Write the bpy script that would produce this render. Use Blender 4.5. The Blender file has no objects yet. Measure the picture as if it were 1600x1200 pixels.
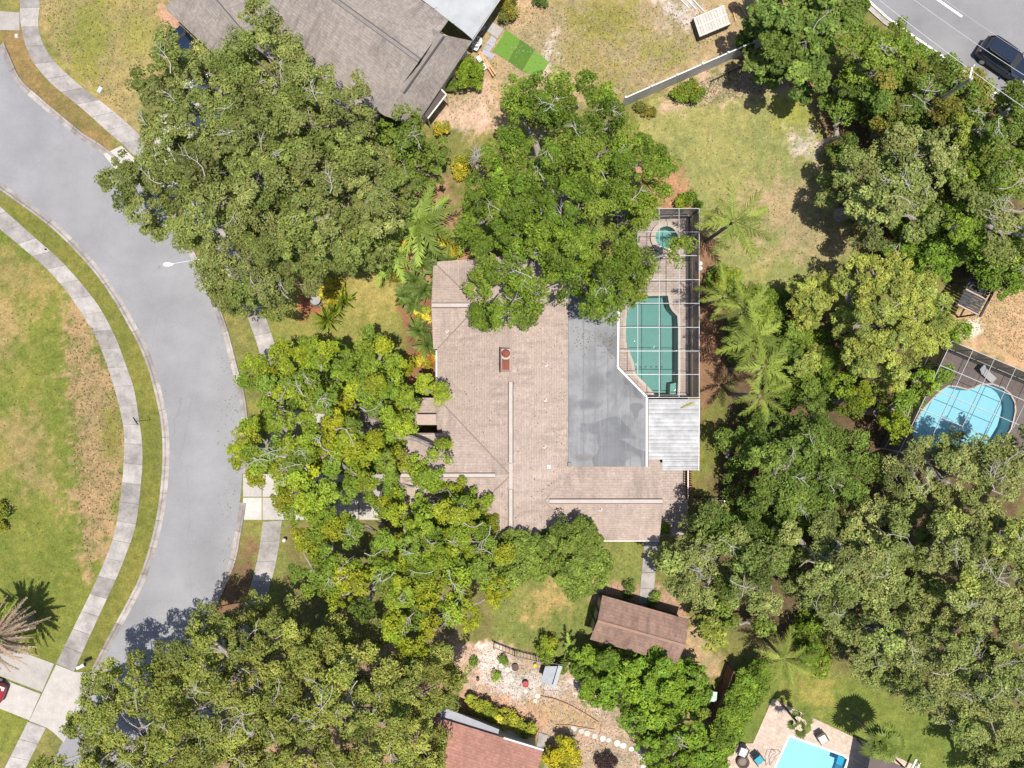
import bpy, math, random
import numpy as np
from mathutils import Vector

random.seed(7)
RNG = np.random.default_rng(11)
R = math.radians
H, S = 56.0, 0.05                      # drone height in metres, metres per plan unit on the ground


def P(px, py, z=0.0):
    """plan coordinates (survey of the aerial view) -> metres, for a point standing z metres high"""
    k = S * (1 - z / H)
    return ((px - 800) * k, (600 - py) * k, z)


# ------------------------------------------------------------------ camera, sky, sun, exposure
scene = bpy.context.scene
cam = bpy.data.objects.new('camera', bpy.data.cameras.new('camera'))
scene.collection.objects.link(cam)
cam.location = (0, 0, H)
cam.data.sensor_width = 36
cam.data.lens = 18 * H / 40
cam.data.clip_end = 5000
scene.camera = cam
SHADE = Vector((-0.085, 0.10, -1)).normalized()
world = bpy.data.worlds.new('World')
scene.world = world
world.use_nodes = True
wn = world.node_tree.nodes
sky = wn.new('ShaderNodeTexSky')
sky.sky_type = 'NISHITA'
sky.sun_disc = False
sky.sun_elevation = math.asin(-SHADE.z)
sky.sun_rotation = math.atan2(-SHADE.x, -SHADE.y)
sky.air_density = 1.0
sky.dust_density = 1.2
world.node_tree.links.new(sky.outputs[0], wn['Background'].inputs[0])
wn['Background'].inputs[1].default_value = 0.115
sun = bpy.data.objects.new('sun', bpy.data.lights.new('sun', 'SUN'))
scene.collection.objects.link(sun)
sun.data.energy = 4.95
sun.data.angle = R(0.55)
sun.data.color = (1.0, 0.955, 0.885)
sun.rotation_euler = SHADE.to_track_quat('-Z', 'Y').to_euler()
vs = scene.view_settings
vs.view_transform = 'Standard'
vs.look = 'None'
vs.gamma = 1
vs.exposure = 0.45
vs.use_curve_mapping = False
scene.cycles.max_bounces = 7
scene.cycles.transparent_max_bounces = 12
scene.cycles.diffuse_bounces = 3
scene.cycles.caustics_reflective = False
scene.cycles.caustics_refractive = False

# ------------------------------------------------------------------ materials
MATS = {}


def new_mat(name):
    m = bpy.data.materials.new(name)
    m.use_nodes = True
    nt = m.node_tree
    return m, nt, nt.nodes['Principled BSDF'], nt.nodes['Material Output']


def nd(nt, t, **kw):
    n = nt.nodes.new(t)
    for k, v in kw.items():
        if k.startswith('i_'):
            n.inputs[int(k[2:])].default_value = v
        else:
            setattr(n, k, v)
    return n


def noise(nt, vec, scale, detail=5, rough=0.6, dist=0.0):
    n = nd(nt, 'ShaderNodeTexNoise')
    n.inputs['Scale'].default_value = scale
    n.inputs['Detail'].default_value = detail
    n.inputs['Roughness'].default_value = rough
    n.inputs['Distortion'].default_value = dist
    nt.links.new(vec, n.inputs['Vector'])
    return n.outputs['Fac']


def ramp(nt, fac, stops):
    r = nd(nt, 'ShaderNodeValToRGB')
    e = r.color_ramp.elements
    while len(e) < len(stops):
        e.new(0.5)
    for q, (p, c) in zip(e, stops):
        q.position = p
        q.color = (c, c, c, 1) if isinstance(c, (int, float)) else (*c, 1)
    nt.links.new(fac, r.inputs[0])
    return r.outputs[0]


def mixc(nt, fac, a, b, mode='MIX'):
    m = nd(nt, 'ShaderNodeMix', data_type='RGBA', blend_type=mode)
    for sock, v in ((m.inputs[0], fac), (m.inputs[6], a), (m.inputs[7], b)):
        if hasattr(v, 'is_linked'):
            nt.links.new(v, sock)
        elif isinstance(v, (int, float)):
            sock.default_value = v
        else:
            sock.default_value = (*v, 1)
    return m.outputs[2]


def bump(nt, h, strength, dist, bsdf):
    b = nd(nt, 'ShaderNodeBump')
    b.inputs['Strength'].default_value = strength
    b.inputs['Distance'].default_value = dist
    nt.links.new(h, b.inputs['Height'])
    nt.links.new(b.outputs[0], bsdf.inputs['Normal'])


def pos(nt, kind='world'):
    if kind == 'world':
        return nd(nt, 'ShaderNodeNewGeometry').outputs['Position']
    return nd(nt, 'ShaderNodeTexCoord').outputs['UV' if kind == 'uv' else 'Object']


def mapping(nt, vec, scale=(1, 1, 1), rot=0.0):
    m = nd(nt, 'ShaderNodeMapping')
    m.inputs['Scale'].default_value = scale
    m.inputs['Rotation'].default_value = (0, 0, rot)
    nt.links.new(vec, m.inputs[0])
    return m.outputs[0]


def plain(name, c, c2=None, scale=3.0, rough=0.75, bmp=0.0, bscale=20, metal=0.0, spec=0.4, rnd=0.0, fine=0.0):
    """two-tone weathered material; rnd = value change from object to object"""
    if name in MATS:
        return MATS[name]
    m, nt, b, o = new_mat(name)
    p = pos(nt)
    c2 = c2 or tuple(x * 0.8 for x in c)
    f = ramp(nt, noise(nt, p, scale, 6, 0.65), [(0.3, 0.0), (0.7, 1.0)])
    col = mixc(nt, f, c, c2)
    if fine:
        g = ramp(nt, noise(nt, p, bscale, 3, 0.7), [(0.25, 1 - fine), (0.75, 1 + fine)])
        col = mixc(nt, 1.0, col, g, 'MULTIPLY')
    if rnd:
        oi = nd(nt, 'ShaderNodeObjectInfo')
        g = ramp(nt, oi.outputs['Random'], [(0, 1 - rnd), (1, 1 + rnd * 0.5)])
        col = mixc(nt, 1.0, col, g, 'MULTIPLY')
    nt.links.new(col, b.inputs['Base Color'])
    b.inputs['Roughness'].default_value = rough
    b.inputs['Metallic'].default_value = metal
    b.inputs['Specular IOR Level'].default_value = spec
    if bmp:
        bump(nt, noise(nt, p, bscale, 4, 0.7), bmp, 0.05, b)
    MATS[name] = m
    return m


def make_ground():
    m, nt, b, o = new_mat('ground_cover')
    p = pos(nt)
    a = nd(nt, 'ShaderNodeAttribute', attribute_name='Col').outputs['Color']
    f1 = ramp(nt, noise(nt, p, 1.6, 8, 0.72), [(0.3, 0.70), (0.5, 1.0), (0.72, 1.28)])
    f2 = ramp(nt, noise(nt, p, 7.0, 6, 0.8, 0.6), [(0.28, 0.55), (0.5, 1.0), (0.72, 1.45)])
    c = mixc(nt, 1.0, a, f1, 'MULTIPLY')
    c = mixc(nt, 1.0, c, f2, 'MULTIPLY')
    # dry blades through the green
    f3 = ramp(nt, noise(nt, p, 3.1, 8, 0.8, 0.4), [(0.52, 0.0), (0.66, 0.55)])
    c2 = mixc(nt, 1.0, c, (1.35, 1.12, 1.0), 'MULTIPLY')
    c = mixc(nt, f3, c, c2)
    nt.links.new(c, b.inputs['Base Color'])
    b.inputs['Roughness'].default_value = 0.95
    b.inputs['Specular IOR Level'].default_value = 0.1
    bump(nt, noise(nt, p, 9.0, 6, 0.8), 0.9, 0.10, b)
    return m


def make_asphalt(name, base, wear=1.0):
    m, nt, b, o = new_mat(name)
    p = pos(nt)
    f = ramp(nt, noise(nt, p, 0.2, 7, 0.65), [(0.3, 0.82), (0.7, 1.14)])
    g = ramp(nt, noise(nt, p, 22, 3, 0.8), [(0.3, 0.80), (0.7, 1.18)])
    c = mixc(nt, 1.0, mixc(nt, 1.0, base, f, 'MULTIPLY'), g, 'MULTIPLY')
    # hairline cracks and tar spots
    v = nd(nt, 'ShaderNodeTexVoronoi', feature='DISTANCE_TO_EDGE')
    v.inputs['Scale'].default_value = 0.16
    d = nd(nt, 'ShaderNodeTexNoise')
    d.inputs['Scale'].default_value = 0.9
    d.inputs['Detail'].default_value = 6
    nt.links.new(p, d.inputs['Vector'])
    w = mixc(nt, 0.12, p, d.outputs['Color'], 'LINEAR_LIGHT')
    nt.links.new(w, v.inputs['Vector'])
    k = ramp(nt, v.outputs['Distance'], [(0.0, 0.90), (0.004, 1.0)])
    c = mixc(nt, wear, c, mixc(nt, 1.0, c, k, 'MULTIPLY'))
    t = ramp(nt, noise(nt, p, 0.8, 8, 0.8), [(0.68, 1.0), (0.78, 0.80)])
    c = mixc(nt, 1.0, c, t, 'MULTIPLY')
    nt.links.new(c, b.inputs['Base Color'])
    b.inputs['Roughness'].default_value = 0.9
    b.inputs['Specular IOR Level'].default_value = 0.2
    bump(nt, noise(nt, p, 30, 3, 0.8), 0.4, 0.02, b)
    return m


def make_concrete(name, base, stain):
    m, nt, b, o = new_mat(name)
    p = pos(nt)
    oi = nd(nt, 'ShaderNodeObjectInfo').outputs['Random']
    c = mixc(nt, ramp(nt, noise(nt, p, 0.9, 8, 0.7), [(0.38, 0.0), (0.66, 1.0)]), base, stain)
    c = mixc(nt, 1.0, c, ramp(nt, oi, [(0, 0.74), (0.5, 0.96), (1, 1.12)]), 'MULTIPLY')
    c = mixc(nt, 1.0, c, ramp(nt, noise(nt, p, 14, 5, 0.8), [(0.3, 0.84), (0.7, 1.12)]), 'MULTIPLY')
    nt.links.new(c, b.inputs['Base Color'])
    b.inputs['Roughness'].default_value = 0.9
    b.inputs['Specular IOR Level'].default_value = 0.2
    bump(nt, noise(nt, p, 25, 4, 0.7), 0.3, 0.02, b)
    return m


def make_shingle(name, ca, cb, cdark, row=0.2, streak=0.6):
    m, nt, b, o = new_mat(name)
    uv = pos(nt, 'uv')
    br = nd(nt, 'ShaderNodeTexBrick')
    br.inputs['Color1'].default_value = (*ca, 1)
    br.inputs['Color2'].default_value = (*cb, 1)
    br.inputs['Scale'].default_value = 1.0
    br.inputs['Brick Width'].default_value = 0.27
    br.inputs['Row Height'].default_value = row
    br.inputs['Mortar Size'].default_value = 0.0
    br.offset = 0.43
    nt.links.new(uv, br.inputs['Vector'])
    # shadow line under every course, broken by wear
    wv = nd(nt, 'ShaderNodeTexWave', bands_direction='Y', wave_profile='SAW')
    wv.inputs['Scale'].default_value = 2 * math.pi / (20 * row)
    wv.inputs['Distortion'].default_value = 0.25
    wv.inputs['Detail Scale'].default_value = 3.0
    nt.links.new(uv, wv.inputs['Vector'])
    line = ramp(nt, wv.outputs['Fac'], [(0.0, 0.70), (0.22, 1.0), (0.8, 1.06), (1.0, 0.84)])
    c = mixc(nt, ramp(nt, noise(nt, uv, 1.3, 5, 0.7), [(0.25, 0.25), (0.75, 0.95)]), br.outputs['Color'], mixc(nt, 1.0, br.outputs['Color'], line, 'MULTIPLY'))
    # rain streaks run along the slope, algae blotches
    st = noise(nt, mapping(nt, uv, (1.9, 0.30, 1)), 1.0, 7, 0.72)
    mask = ramp(nt, noise(nt, uv, 0.28, 4, 0.6), [(0.38, 0.0), (0.54, 1.0)])
    st = mixc(nt, 1.0, ramp(nt, st, [(0.44, 0.0), (0.66, streak)]), mask, 'MULTIPLY')
    c = mixc(nt, st, c, tuple(x * 0.55 for x in cb))
    bl = ramp(nt, noise(nt, uv, 0.35, 6, 0.65), [(0.3, 0.86), (0.7, 1.10)])
    c = mixc(nt, 1.0, c, bl, 'MULTIPLY')
    g = ramp(nt, noise(nt, uv, 7, 5, 0.85), [(0.3, 0.72), (0.7, 1.28)])
    c = mixc(nt, 1.0, c, g, 'MULTIPLY')
    nt.links.new(c, b.inputs['Base Color'])
    b.inputs['Roughness'].default_value = 0.93
    b.inputs['Specular IOR Level'].default_value = 0.15
    return m


def make_pavers(name, ca, cb, mortar, w=0.4, h=0.2, rot=0.0):
    m, nt, b, o = new_mat(name)
    p = mapping(nt, pos(nt), (1, 1, 1), rot)
    br = nd(nt, 'ShaderNodeTexBrick')
    br.inputs['Color1'].default_value = (*ca, 1)
    br.inputs['Color2'].default_value = (*cb, 1)
    br.inputs['Mortar'].default_value = (*mortar, 1)
    br.inputs['Scale'].default_value = 1.0
    br.inputs['Brick Width'].default_value = w
    br.inputs['Row Height'].default_value = h
    br.inputs['Mortar Size'].default_value = 0.012
    nt.links.new(p, br.inputs['Vector'])
    g = ramp(nt, noise(nt, p, 2.2, 7, 0.75), [(0.3, 0.78), (0.7, 1.2)])
    c = mixc(nt, 1.0, br.outputs['Color'], g, 'MULTIPLY')
    nt.links.new(c, b.inputs['Base Color'])
    b.inputs['Roughness'].default_value = 0.9
    b.inputs['Specular IOR Level'].default_value = 0.2
    return m


def make_membrane():
    m, nt, b, o = new_mat('roof_membrane')
    p = pos(nt)
    c = mixc(nt, ramp(nt, noise(nt, p, 0.45, 7, 0.62, 0.8), [(0.40, 0.0), (0.60, 1.0)]), (0.182, 0.184, 0.187), (0.122, 0.124, 0.128))
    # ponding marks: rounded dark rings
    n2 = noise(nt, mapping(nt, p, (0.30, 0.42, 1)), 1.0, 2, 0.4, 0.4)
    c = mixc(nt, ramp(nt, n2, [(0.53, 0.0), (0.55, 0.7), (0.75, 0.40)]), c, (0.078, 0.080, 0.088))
    n3 = noise(nt, mapping(nt, p, (2.4, 0.16, 1)), 1.0, 5, 0.6)
    c = mixc(nt, ramp(nt, n3, [(0.56, 0.0), (0.75, 0.45)]), c, (0.235, 0.24, 0.25))
    br = nd(nt, 'ShaderNodeTexBrick')
    br.inputs['Color1'].default_value = (1.02, 1.02, 1.02, 1)
    br.inputs['Color2'].default_value = (0.96, 0.96, 0.97, 1)
    br.inputs['Mortar'].default_value = (0.90, 0.90, 0.91, 1)
    br.inputs['Scale'].default_value = 1.0
    br.inputs['Brick Width'].default_value = 1.9
    br.inputs['Row Height'].default_value = 2.3
    br.inputs['Mortar Size'].default_value = 0.02
    br.offset = 0.0
    nt.links.new(p, br.inputs['Vector'])
    c = mixc(nt, 1.0, c, br.outputs['Color'], 'MULTIPLY')
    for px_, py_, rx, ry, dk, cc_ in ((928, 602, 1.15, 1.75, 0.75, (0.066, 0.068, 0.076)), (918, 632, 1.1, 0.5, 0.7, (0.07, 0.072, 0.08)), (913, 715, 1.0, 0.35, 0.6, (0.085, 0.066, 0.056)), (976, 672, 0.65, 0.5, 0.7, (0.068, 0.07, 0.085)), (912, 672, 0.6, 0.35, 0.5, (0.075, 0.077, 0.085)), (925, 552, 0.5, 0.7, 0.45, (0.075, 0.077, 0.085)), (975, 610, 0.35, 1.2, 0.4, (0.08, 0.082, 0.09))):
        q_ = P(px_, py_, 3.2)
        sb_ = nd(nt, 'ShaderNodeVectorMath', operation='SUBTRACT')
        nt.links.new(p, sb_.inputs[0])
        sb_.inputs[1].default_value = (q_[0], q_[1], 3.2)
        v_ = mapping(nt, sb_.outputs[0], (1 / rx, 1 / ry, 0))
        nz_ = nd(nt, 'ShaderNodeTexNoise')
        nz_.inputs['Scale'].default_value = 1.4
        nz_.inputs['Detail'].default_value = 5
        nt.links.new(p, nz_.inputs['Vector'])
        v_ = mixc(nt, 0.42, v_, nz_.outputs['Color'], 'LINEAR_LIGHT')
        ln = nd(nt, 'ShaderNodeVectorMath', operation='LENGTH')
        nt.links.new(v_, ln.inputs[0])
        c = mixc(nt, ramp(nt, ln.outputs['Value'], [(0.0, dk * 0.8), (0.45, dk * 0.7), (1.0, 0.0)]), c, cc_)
    g = ramp(nt, noise(nt, p, 12, 4, 0.8), [(0.3, 0.85), (0.7, 1.12)])
    c = mixc(nt, 1.0, c, g, 'MULTIPLY')
    nt.links.new(c, b.inputs['Base Color'])
    b.inputs['Roughness'].default_value = 0.7
    return m


def make_leaf(name, transl=0.22, gloss=0.12):
    m, nt, b, o = new_mat(name)
    a = nd(nt, 'ShaderNodeAttribute', attribute_name='Col').outputs['Color']
    nt.links.new(a, b.inputs['Base Color'])
    b.inputs['Roughness'].default_value = 0.5
    b.inputs['Specular IOR Level'].default_value = gloss
    t = nd(nt, 'ShaderNodeBsdfTranslucent')
    nt.links.new(mixc(nt, 1.0, a, (1.3, 1.3, 0.45), 'MULTIPLY'), t.inputs[0])
    x = nd(nt, 'ShaderNodeMixShader')
    x.inputs[0].default_value = transl
    nt.links.new(b.outputs[0], x.inputs[1])
    nt.links.new(t.outputs[0], x.inputs[2])
    nt.links.new(x.outputs[0], o.inputs[0])
    return m


def make_solid_leaf(name, c, c2, transl=0.25, scale=4):
    m, nt, b, o = new_mat(name)
    p = pos(nt)
    oi = nd(nt, 'ShaderNodeObjectInfo').outputs['Random']
    a = mixc(nt, ramp(nt, noise(nt, p, scale, 4, 0.7), [(0.3, 0.0), (0.7, 1.0)]), c, c2)
    a = mixc(nt, 1.0, a, ramp(nt, oi, [(0, 0.62), (1, 1.35)]), 'MULTIPLY')
    nt.links.new(a, b.inputs['Base Color'])
    b.inputs['Roughness'].default_value = 0.5
    b.inputs['Specular IOR Level'].default_value = 0.2
    t = nd(nt, 'ShaderNodeBsdfTranslucent')
    nt.links.new(a, t.inputs[0])
    x = nd(nt, 'ShaderNodeMixShader')
    x.inputs[0].default_value = transl
    nt.links.new(b.outputs[0], x.inputs[1])
    nt.links.new(t.outputs[0], x.inputs[2])
    nt.links.new(x.outputs[0], o.inputs[0])
    return m


def make_screen(name, opacity, c=(0.05, 0.05, 0.052)):
    m, nt, b, o = new_mat(name)
    b.inputs['Base Color'].default_value = (*c, 1)
    b.inputs['Roughness'].default_value = 0.8
    t = nd(nt, 'ShaderNodeBsdfTransparent')
    x = nd(nt, 'ShaderNodeMixShader')
    x.inputs[0].default_value = opacity
    nt.links.new(t.outputs[0], x.inputs[1])
    nt.links.new(b.outputs[0], x.inputs[2])
    nt.links.new(x.outputs[0], o.inputs[0])
    return m


def make_water(name, tint):
    m, nt, b, o = new_mat(name)
    p = pos(nt)
    t = nd(nt, 'ShaderNodeBsdfTransparent')
    t.inputs[0].default_value = (*tint, 1)
    g = nd(nt, 'ShaderNodeBsdfGlossy')
    g.inputs['Roughness'].default_value = 0.04
    fr = nd(nt, 'ShaderNodeFresnel')
    fr.inputs['IOR'].default_value = 1.33
    bp = nd(nt, 'ShaderNodeBump')
    bp.inputs['Strength'].default_value = 0.5
    bp.inputs['Distance'].default_value = 0.03
    nt.links.new(noise(nt, p, 2.2, 4, 0.6, 0.5), bp.inputs['Height'])
    nt.links.new(bp.outputs[0], g.inputs['Normal'])
    x = nd(nt, 'ShaderNodeMixShader')
    nt.links.new(fr.outputs[0], x.inputs[0])
    nt.links.new(t.outputs[0], x.inputs[1])
    nt.links.new(g.outputs[0], x.inputs[2])
    nt.links.new(x.outputs[0], o.inputs[0])
    return m


M_GROUND = make_ground()
M_ASPH = make_asphalt('asphalt_street', (0.222, 0.218, 0.222))
M_ASPH2 = make_asphalt('asphalt_main_road', (0.20, 0.195, 0.198), 0.3)
M_CONC = make_concrete('concrete_walk', (0.35, 0.318, 0.298), (0.20, 0.18, 0.168))
M_KERB = make_concrete('concrete_kerb', (0.355, 0.318, 0.292), (0.19, 0.165, 0.152))
M_DRIVE = make_concrete('concrete_drive', (0.42, 0.385, 0.35), (0.335, 0.305, 0.28))
M_ROOF = make_shingle('shingle_tan', (0.365, 0.287, 0.240), (0.315, 0.247, 0.207), (0.13, 0.1, 0.09))
M_ROOF2 = make_shingle('shingle_grey', (0.27, 0.232, 0.205), (0.215, 0.184, 0.165), (0.06, 0.05, 0.047), streak=0.8)
M_ROOF3 = make_shingle('shingle_red', (0.36, 0.185, 0.14), (0.29, 0.148, 0.115), (0.085, 0.042, 0.034), streak=0.3)
M_ROOF4 = make_shingle('shingle_brown', (0.26, 0.162, 0.122), (0.19, 0.126, 0.10), (0.07, 0.045, 0.036), row=0.26, streak=0.8)
M_PAVE = make_pavers('pavers_pink', (0.36, 0.29, 0.25), (0.30, 0.245, 0.215), (0.20, 0.16, 0.14))
M_PAVE2 = make_pavers('pavers_brown', (0.125, 0.098, 0.088), (0.105, 0.082, 0.075), (0.06, 0.05, 0.045), 0.9, 0.9, R(25))
M_PAVE3 = make_pavers('pavers_sand', (0.47, 0.36, 0.285), (0.39, 0.305, 0.245), (0.30, 0.23, 0.185), 0.45, 0.3, R(28))
M_MEMB = make_membrane()
M_LEAF = make_leaf('leaf')
M_LEAFG = make_leaf('leaf_glossy', 0.22, 0.2)
M_BARK = plain('bark_oak', (0.33, 0.29, 0.25), (0.17, 0.145, 0.125), 3, 0.95, 0.6, 9)
M_TWIG = plain('dead_wood', (0.42, 0.385, 0.345), (0.27, 0.24, 0.21), 4, 0.9)
M_WHITE = plain('white_paint', (0.56, 0.55, 0.53), (0.47, 0.46, 0.44), 2, 0.5)
M_ALU = plain('aluminium_white', (0.40, 0.40, 0.395), (0.33, 0.33, 0.325), 1.5, 0.4)
M_STUCCO = plain('stucco', (0.52, 0.45, 0.38), (0.46, 0.40, 0.34), 2, 0.9, 0.3, 30)
M_DARK = plain('dark_interior', (0.022, 0.020, 0.019))
M_BLACK = plain('black_paint', (0.018, 0.018, 0.02), None, 3, 0.45)
M_RUBBER = plain('rubber', (0.02, 0.02, 0.02), None, 3, 0.8)
M_GREYWALL = plain('vinyl_fence', (0.46, 0.45, 0.44), (0.38, 0.37, 0.36), 2, 0.6, rnd=0.12)
M_WOOD = plain('brown_wood', (0.13, 0.075, 0.05), (0.085, 0.05, 0.035), 4, 0.85, rnd=0.25)
M_PLANK = plain('fresh_plank', (0.48, 0.27, 0.13), (0.40, 0.22, 0.10), 4, 0.7)
M_RUST = plain('rusty_steel', (0.20, 0.045, 0.016), (0.10, 0.022, 0.012), 2.6, 0.7)
M_CREAM = plain('cream_paint', (0.66, 0.60, 0.52), (0.55, 0.48, 0.40), 3, 0.6)
M_SCREEN = make_screen('insect_screen', 0.08)
M_SCREENW = make_screen('insect_screen_wall', 0.80, (0.10, 0.10, 0.105))
M_GLASS = plain('dark_glass', (0.012, 0.016, 0.020), None, 2, 0.06, spec=0.7)
M_STEEL = plain('galvanised', (0.46, 0.47, 0.48), (0.34, 0.35, 0.36), 3, 0.4, metal=0.6)
M_WIRE = plain('bright_wire', (0.62, 0.62, 0.62), None, 3, 0.35, metal=0.3)
M_MARK = plain('road_paint', (0.82, 0.82, 0.80), (0.66, 0.65, 0.63), 5, 0.6)

# ------------------------------------------------------------------ geometry helpers
COL = scene.collection
WLOC = {}


class G:
    def __init__(self):
        self.v, self.f, self.uv = [], [], []

    def face(self, pts, uv=None):
        n = len(self.v)
        self.v += [tuple(p) for p in pts]
        self.f.append(tuple(range(n, n + len(pts))))
        self.uv += uv if uv else [(p[0], p[1]) for p in pts]
        return self

    def prism(self, poly, z0, z1):
        """poly: list of (x,y); caps and sides"""
        a = sum(poly[i][0] * poly[(i + 1) % len(poly)][1] - poly[(i + 1) % len(poly)][0] * poly[i][1] for i in range(len(poly)))
        if a < 0:
            poly = poly[::-1]
        t = [(x, y, z1) for x, y in poly]
        b = [(x, y, z0) for x, y in poly]
        self.face(t)
        self.face(b[::-1])
        for i in range(len(poly)):
            j = (i + 1) % len(poly)
            self.face([b[i], b[j], t[j], t[i]])
        return self

    def box(self, c, s, rz=0.0):
        ca, sa = math.cos(rz), math.sin(rz)
        q = [(-s[0] / 2, -s[1] / 2), (s[0] / 2, -s[1] / 2), (s[0] / 2, s[1] / 2), (-s[0] / 2, s[1] / 2)]
        return self.prism([(c[0] + x * ca - y * sa, c[1] + x * sa + y * ca) for x, y in q], c[2] - s[2] / 2, c[2] + s[2] / 2)

    def beam(self, a, b, w, h):
        a, b = Vector(a), Vector(b)
        d = (b - a).normalized()
        up = Vector((0, 0, 1)) if abs(d.z) < 0.95 else Vector((1, 0, 0))
        s = d.cross(up).normalized() * (w / 2)
        u = s.cross(d).normalized() * (h / 2)
        q = [[p - s - u, p + s - u, p + s + u, p - s + u] for p in (a, b)]
        self.face(q[0])
        self.face(q[1][::-1])
        for i in range(4):
            j = (i + 1) % 4
            self.face([q[0][j], q[0][i], q[1][i], q[1][j]])
        return self

    def tube(self, pts, r, n=6, cap=True):
        pts = [Vector(p) for p in pts]
        rs = r if isinstance(r, (list, tuple)) else [r] * len(pts)
        base = len(self.v)
        for i, p in enumerate(pts):
            d = (pts[min(i + 1, len(pts) - 1)] - pts[max(i - 1, 0)])
            d = d.normalized() if d.length > 1e-6 else Vector((0, 0, 1))
            s = d.cross(Vector((0.13, 0.21, 0.97)))
            if s.length < 1e-3:
                s = d.cross(Vector((1, 0, 0)))
            s.normalize()
            u = s.cross(d)
            for k in range(n):
                a = 2 * math.pi * k / n
                q = p + (s * math.cos(a) + u * math.sin(a)) * rs[i]
                self.v.append(tuple(q))
        for i in range(len(pts) - 1):
            for k in range(n):
                a, b = base + i * n + k, base + i * n + (k + 1) % n
                self.f.append((a, a + n, b + n, b))
                self.uv += [(0, 0)] * 4
        if cap:
            self.f.append(tuple(base + (len(pts) - 1) * n + k for k in range(n))[::-1])
            self.uv += [(0, 0)] * n
        return self

    def lathe(self, prof, c, n=16, sx=1.0, sy=1.0):
        base = len(self.v)
        for r, z in prof:
            for k in range(n):
                a = 2 * math.pi * k / n
                self.v.append((c[0] + r * sx * math.cos(a), c[1] + r * sy * math.sin(a), c[2] + z))
        for i in range(len(prof) - 1):
            for k in range(n):
                a, b = base + i * n + k, base + i * n + (k + 1) % n
                self.f.append((a, b, b + n, a + n))
                self.uv += [(0, 0)] * 4
        self.f.append(tuple(base + k for k in range(n))[::-1])
        self.f.append(tuple(base + (len(prof) - 1) * n + k for k in range(n)))
        self.uv += [(0, 0)] * (2 * n)
        return self


def to_mesh(name, g, mat, off=(0, 0, 0), smooth=False, uv=False):
    me = bpy.data.meshes.new(name)
    me.from_pydata([(x - off[0], y - off[1], z - off[2]) for x, y, z in g.v], [], g.f)
    if uv:
        l = me.uv_layers.new(name='UVMap')
        l.data.foreach_set('uv', np.array(g.uv, dtype=np.float32).ravel())
    if smooth:
        me.polygons.foreach_set('use_smooth', [True] * len(me.polygons))
    me.materials.append(mat)
    return me


def tag(o, label=None, cat=None, group=None, kind=None):
    for k, v in (('label', label), ('category', cat), ('group', group), ('kind', kind)):
        if v:
            o[k] = v
    return o


def thing(name, label, cat, base=(0, 0, 0), group=None):
    o = bpy.data.objects.new(name, None)
    o.empty_display_size = 0.2
    COL.objects.link(o)
    o.location = base
    WLOC[o] = Vector(base)
    return tag(o, label, cat, group)


def part(name, g, mat, parent=None, smooth=False, uv=False, base=(0, 0, 0)):
    """one mesh object; g holds world coordinates"""
    off = WLOC[parent] if parent else Vector(base)
    me = to_mesh(name, g, mat, off, smooth, uv)
    o = bpy.data.objects.new(name, me)
    COL.objects.link(o)
    if parent:
        o.parent = parent
    else:
        o.location = off
    WLOC[o] = Vector(off)
    return o


def place(name, me, parent, loc=(0, 0, 0), rot=(0, 0, 0), scale=(1, 1, 1)):
    """a copy of shared mesh data as a part with its own transform (loc local to the parent)"""
    o = bpy.data.objects.new(name, me)
    COL.objects.link(o)
    o.parent = parent
    o.location, o.rotation_euler, o.scale = loc, rot, scale
    return o


def spline(pts, n=8):
    """Catmull-Rom through plan points"""
    p = [np.array(q, float) for q in pts]
    p = [2 * p[0] - p[1]] + p + [2 * p[-1] - p[-2]]
    out = []
    for i in range(1, len(p) - 2):
        for k in range(n):
            t = k / n
            a, b, c, d = p[i - 1], p[i], p[i + 1], p[i + 2]
            out.append(0.5 * ((2 * b) + (c - a) * t + (2 * a - 5 * b + 4 * c - d) * t * t + (3 * b - a - 3 * c + d) * t ** 3))
    out.append(p[-2])
    return out


def resample(pts, n):
    q = np.array(pts)
    s = np.concatenate([[0], np.cumsum(np.linalg.norm(np.diff(q, axis=0), axis=1))])
    t = np.linspace(0, s[-1], n)
    return np.stack([np.interp(t, s, q[:, 0]), np.interp(t, s, q[:, 1])], 1), s[-1]


def W2(pts, z=0.0):
    return [P(x, y, z)[:2] for x, y in pts]


def structure(name, g, mat, smooth=False):
    return tag(part(name, g, mat, None, smooth), kind='structure')


# ------------------------------------------------------------------ noise on the plan
def vnoise(x, y, scale, seed):
    r = np.random.default_rng(seed)
    t = r.random((256, 256))
    u, v = x * scale + 71.3, y * scale + 38.9
    i, j = np.floor(u).astype(int), np.floor(v).astype(int)
    fu, fv = u - i, v - j
    fu, fv = fu * fu * (3 - 2 * fu), fv * fv * (3 - 2 * fv)
    i0, i1, j0, j1 = i % 256, (i + 1) % 256, j % 256, (j + 1) % 256
    return (t[i0, j0] * (1 - fu) + t[i1, j0] * fu) * (1 - fv) + (t[i0, j1] * (1 - fu) + t[i1, j1] * fu) * fv


def fbm(x, y, scale, seed, octv=5):
    s = np.zeros_like(x, dtype=float)
    a, tot = 1.0, 0.0
    for k in range(octv):
        s += a * vnoise(x, y, scale * 2 ** k, seed + k)
        tot += a
        a *= 0.6
    return s / tot


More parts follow.
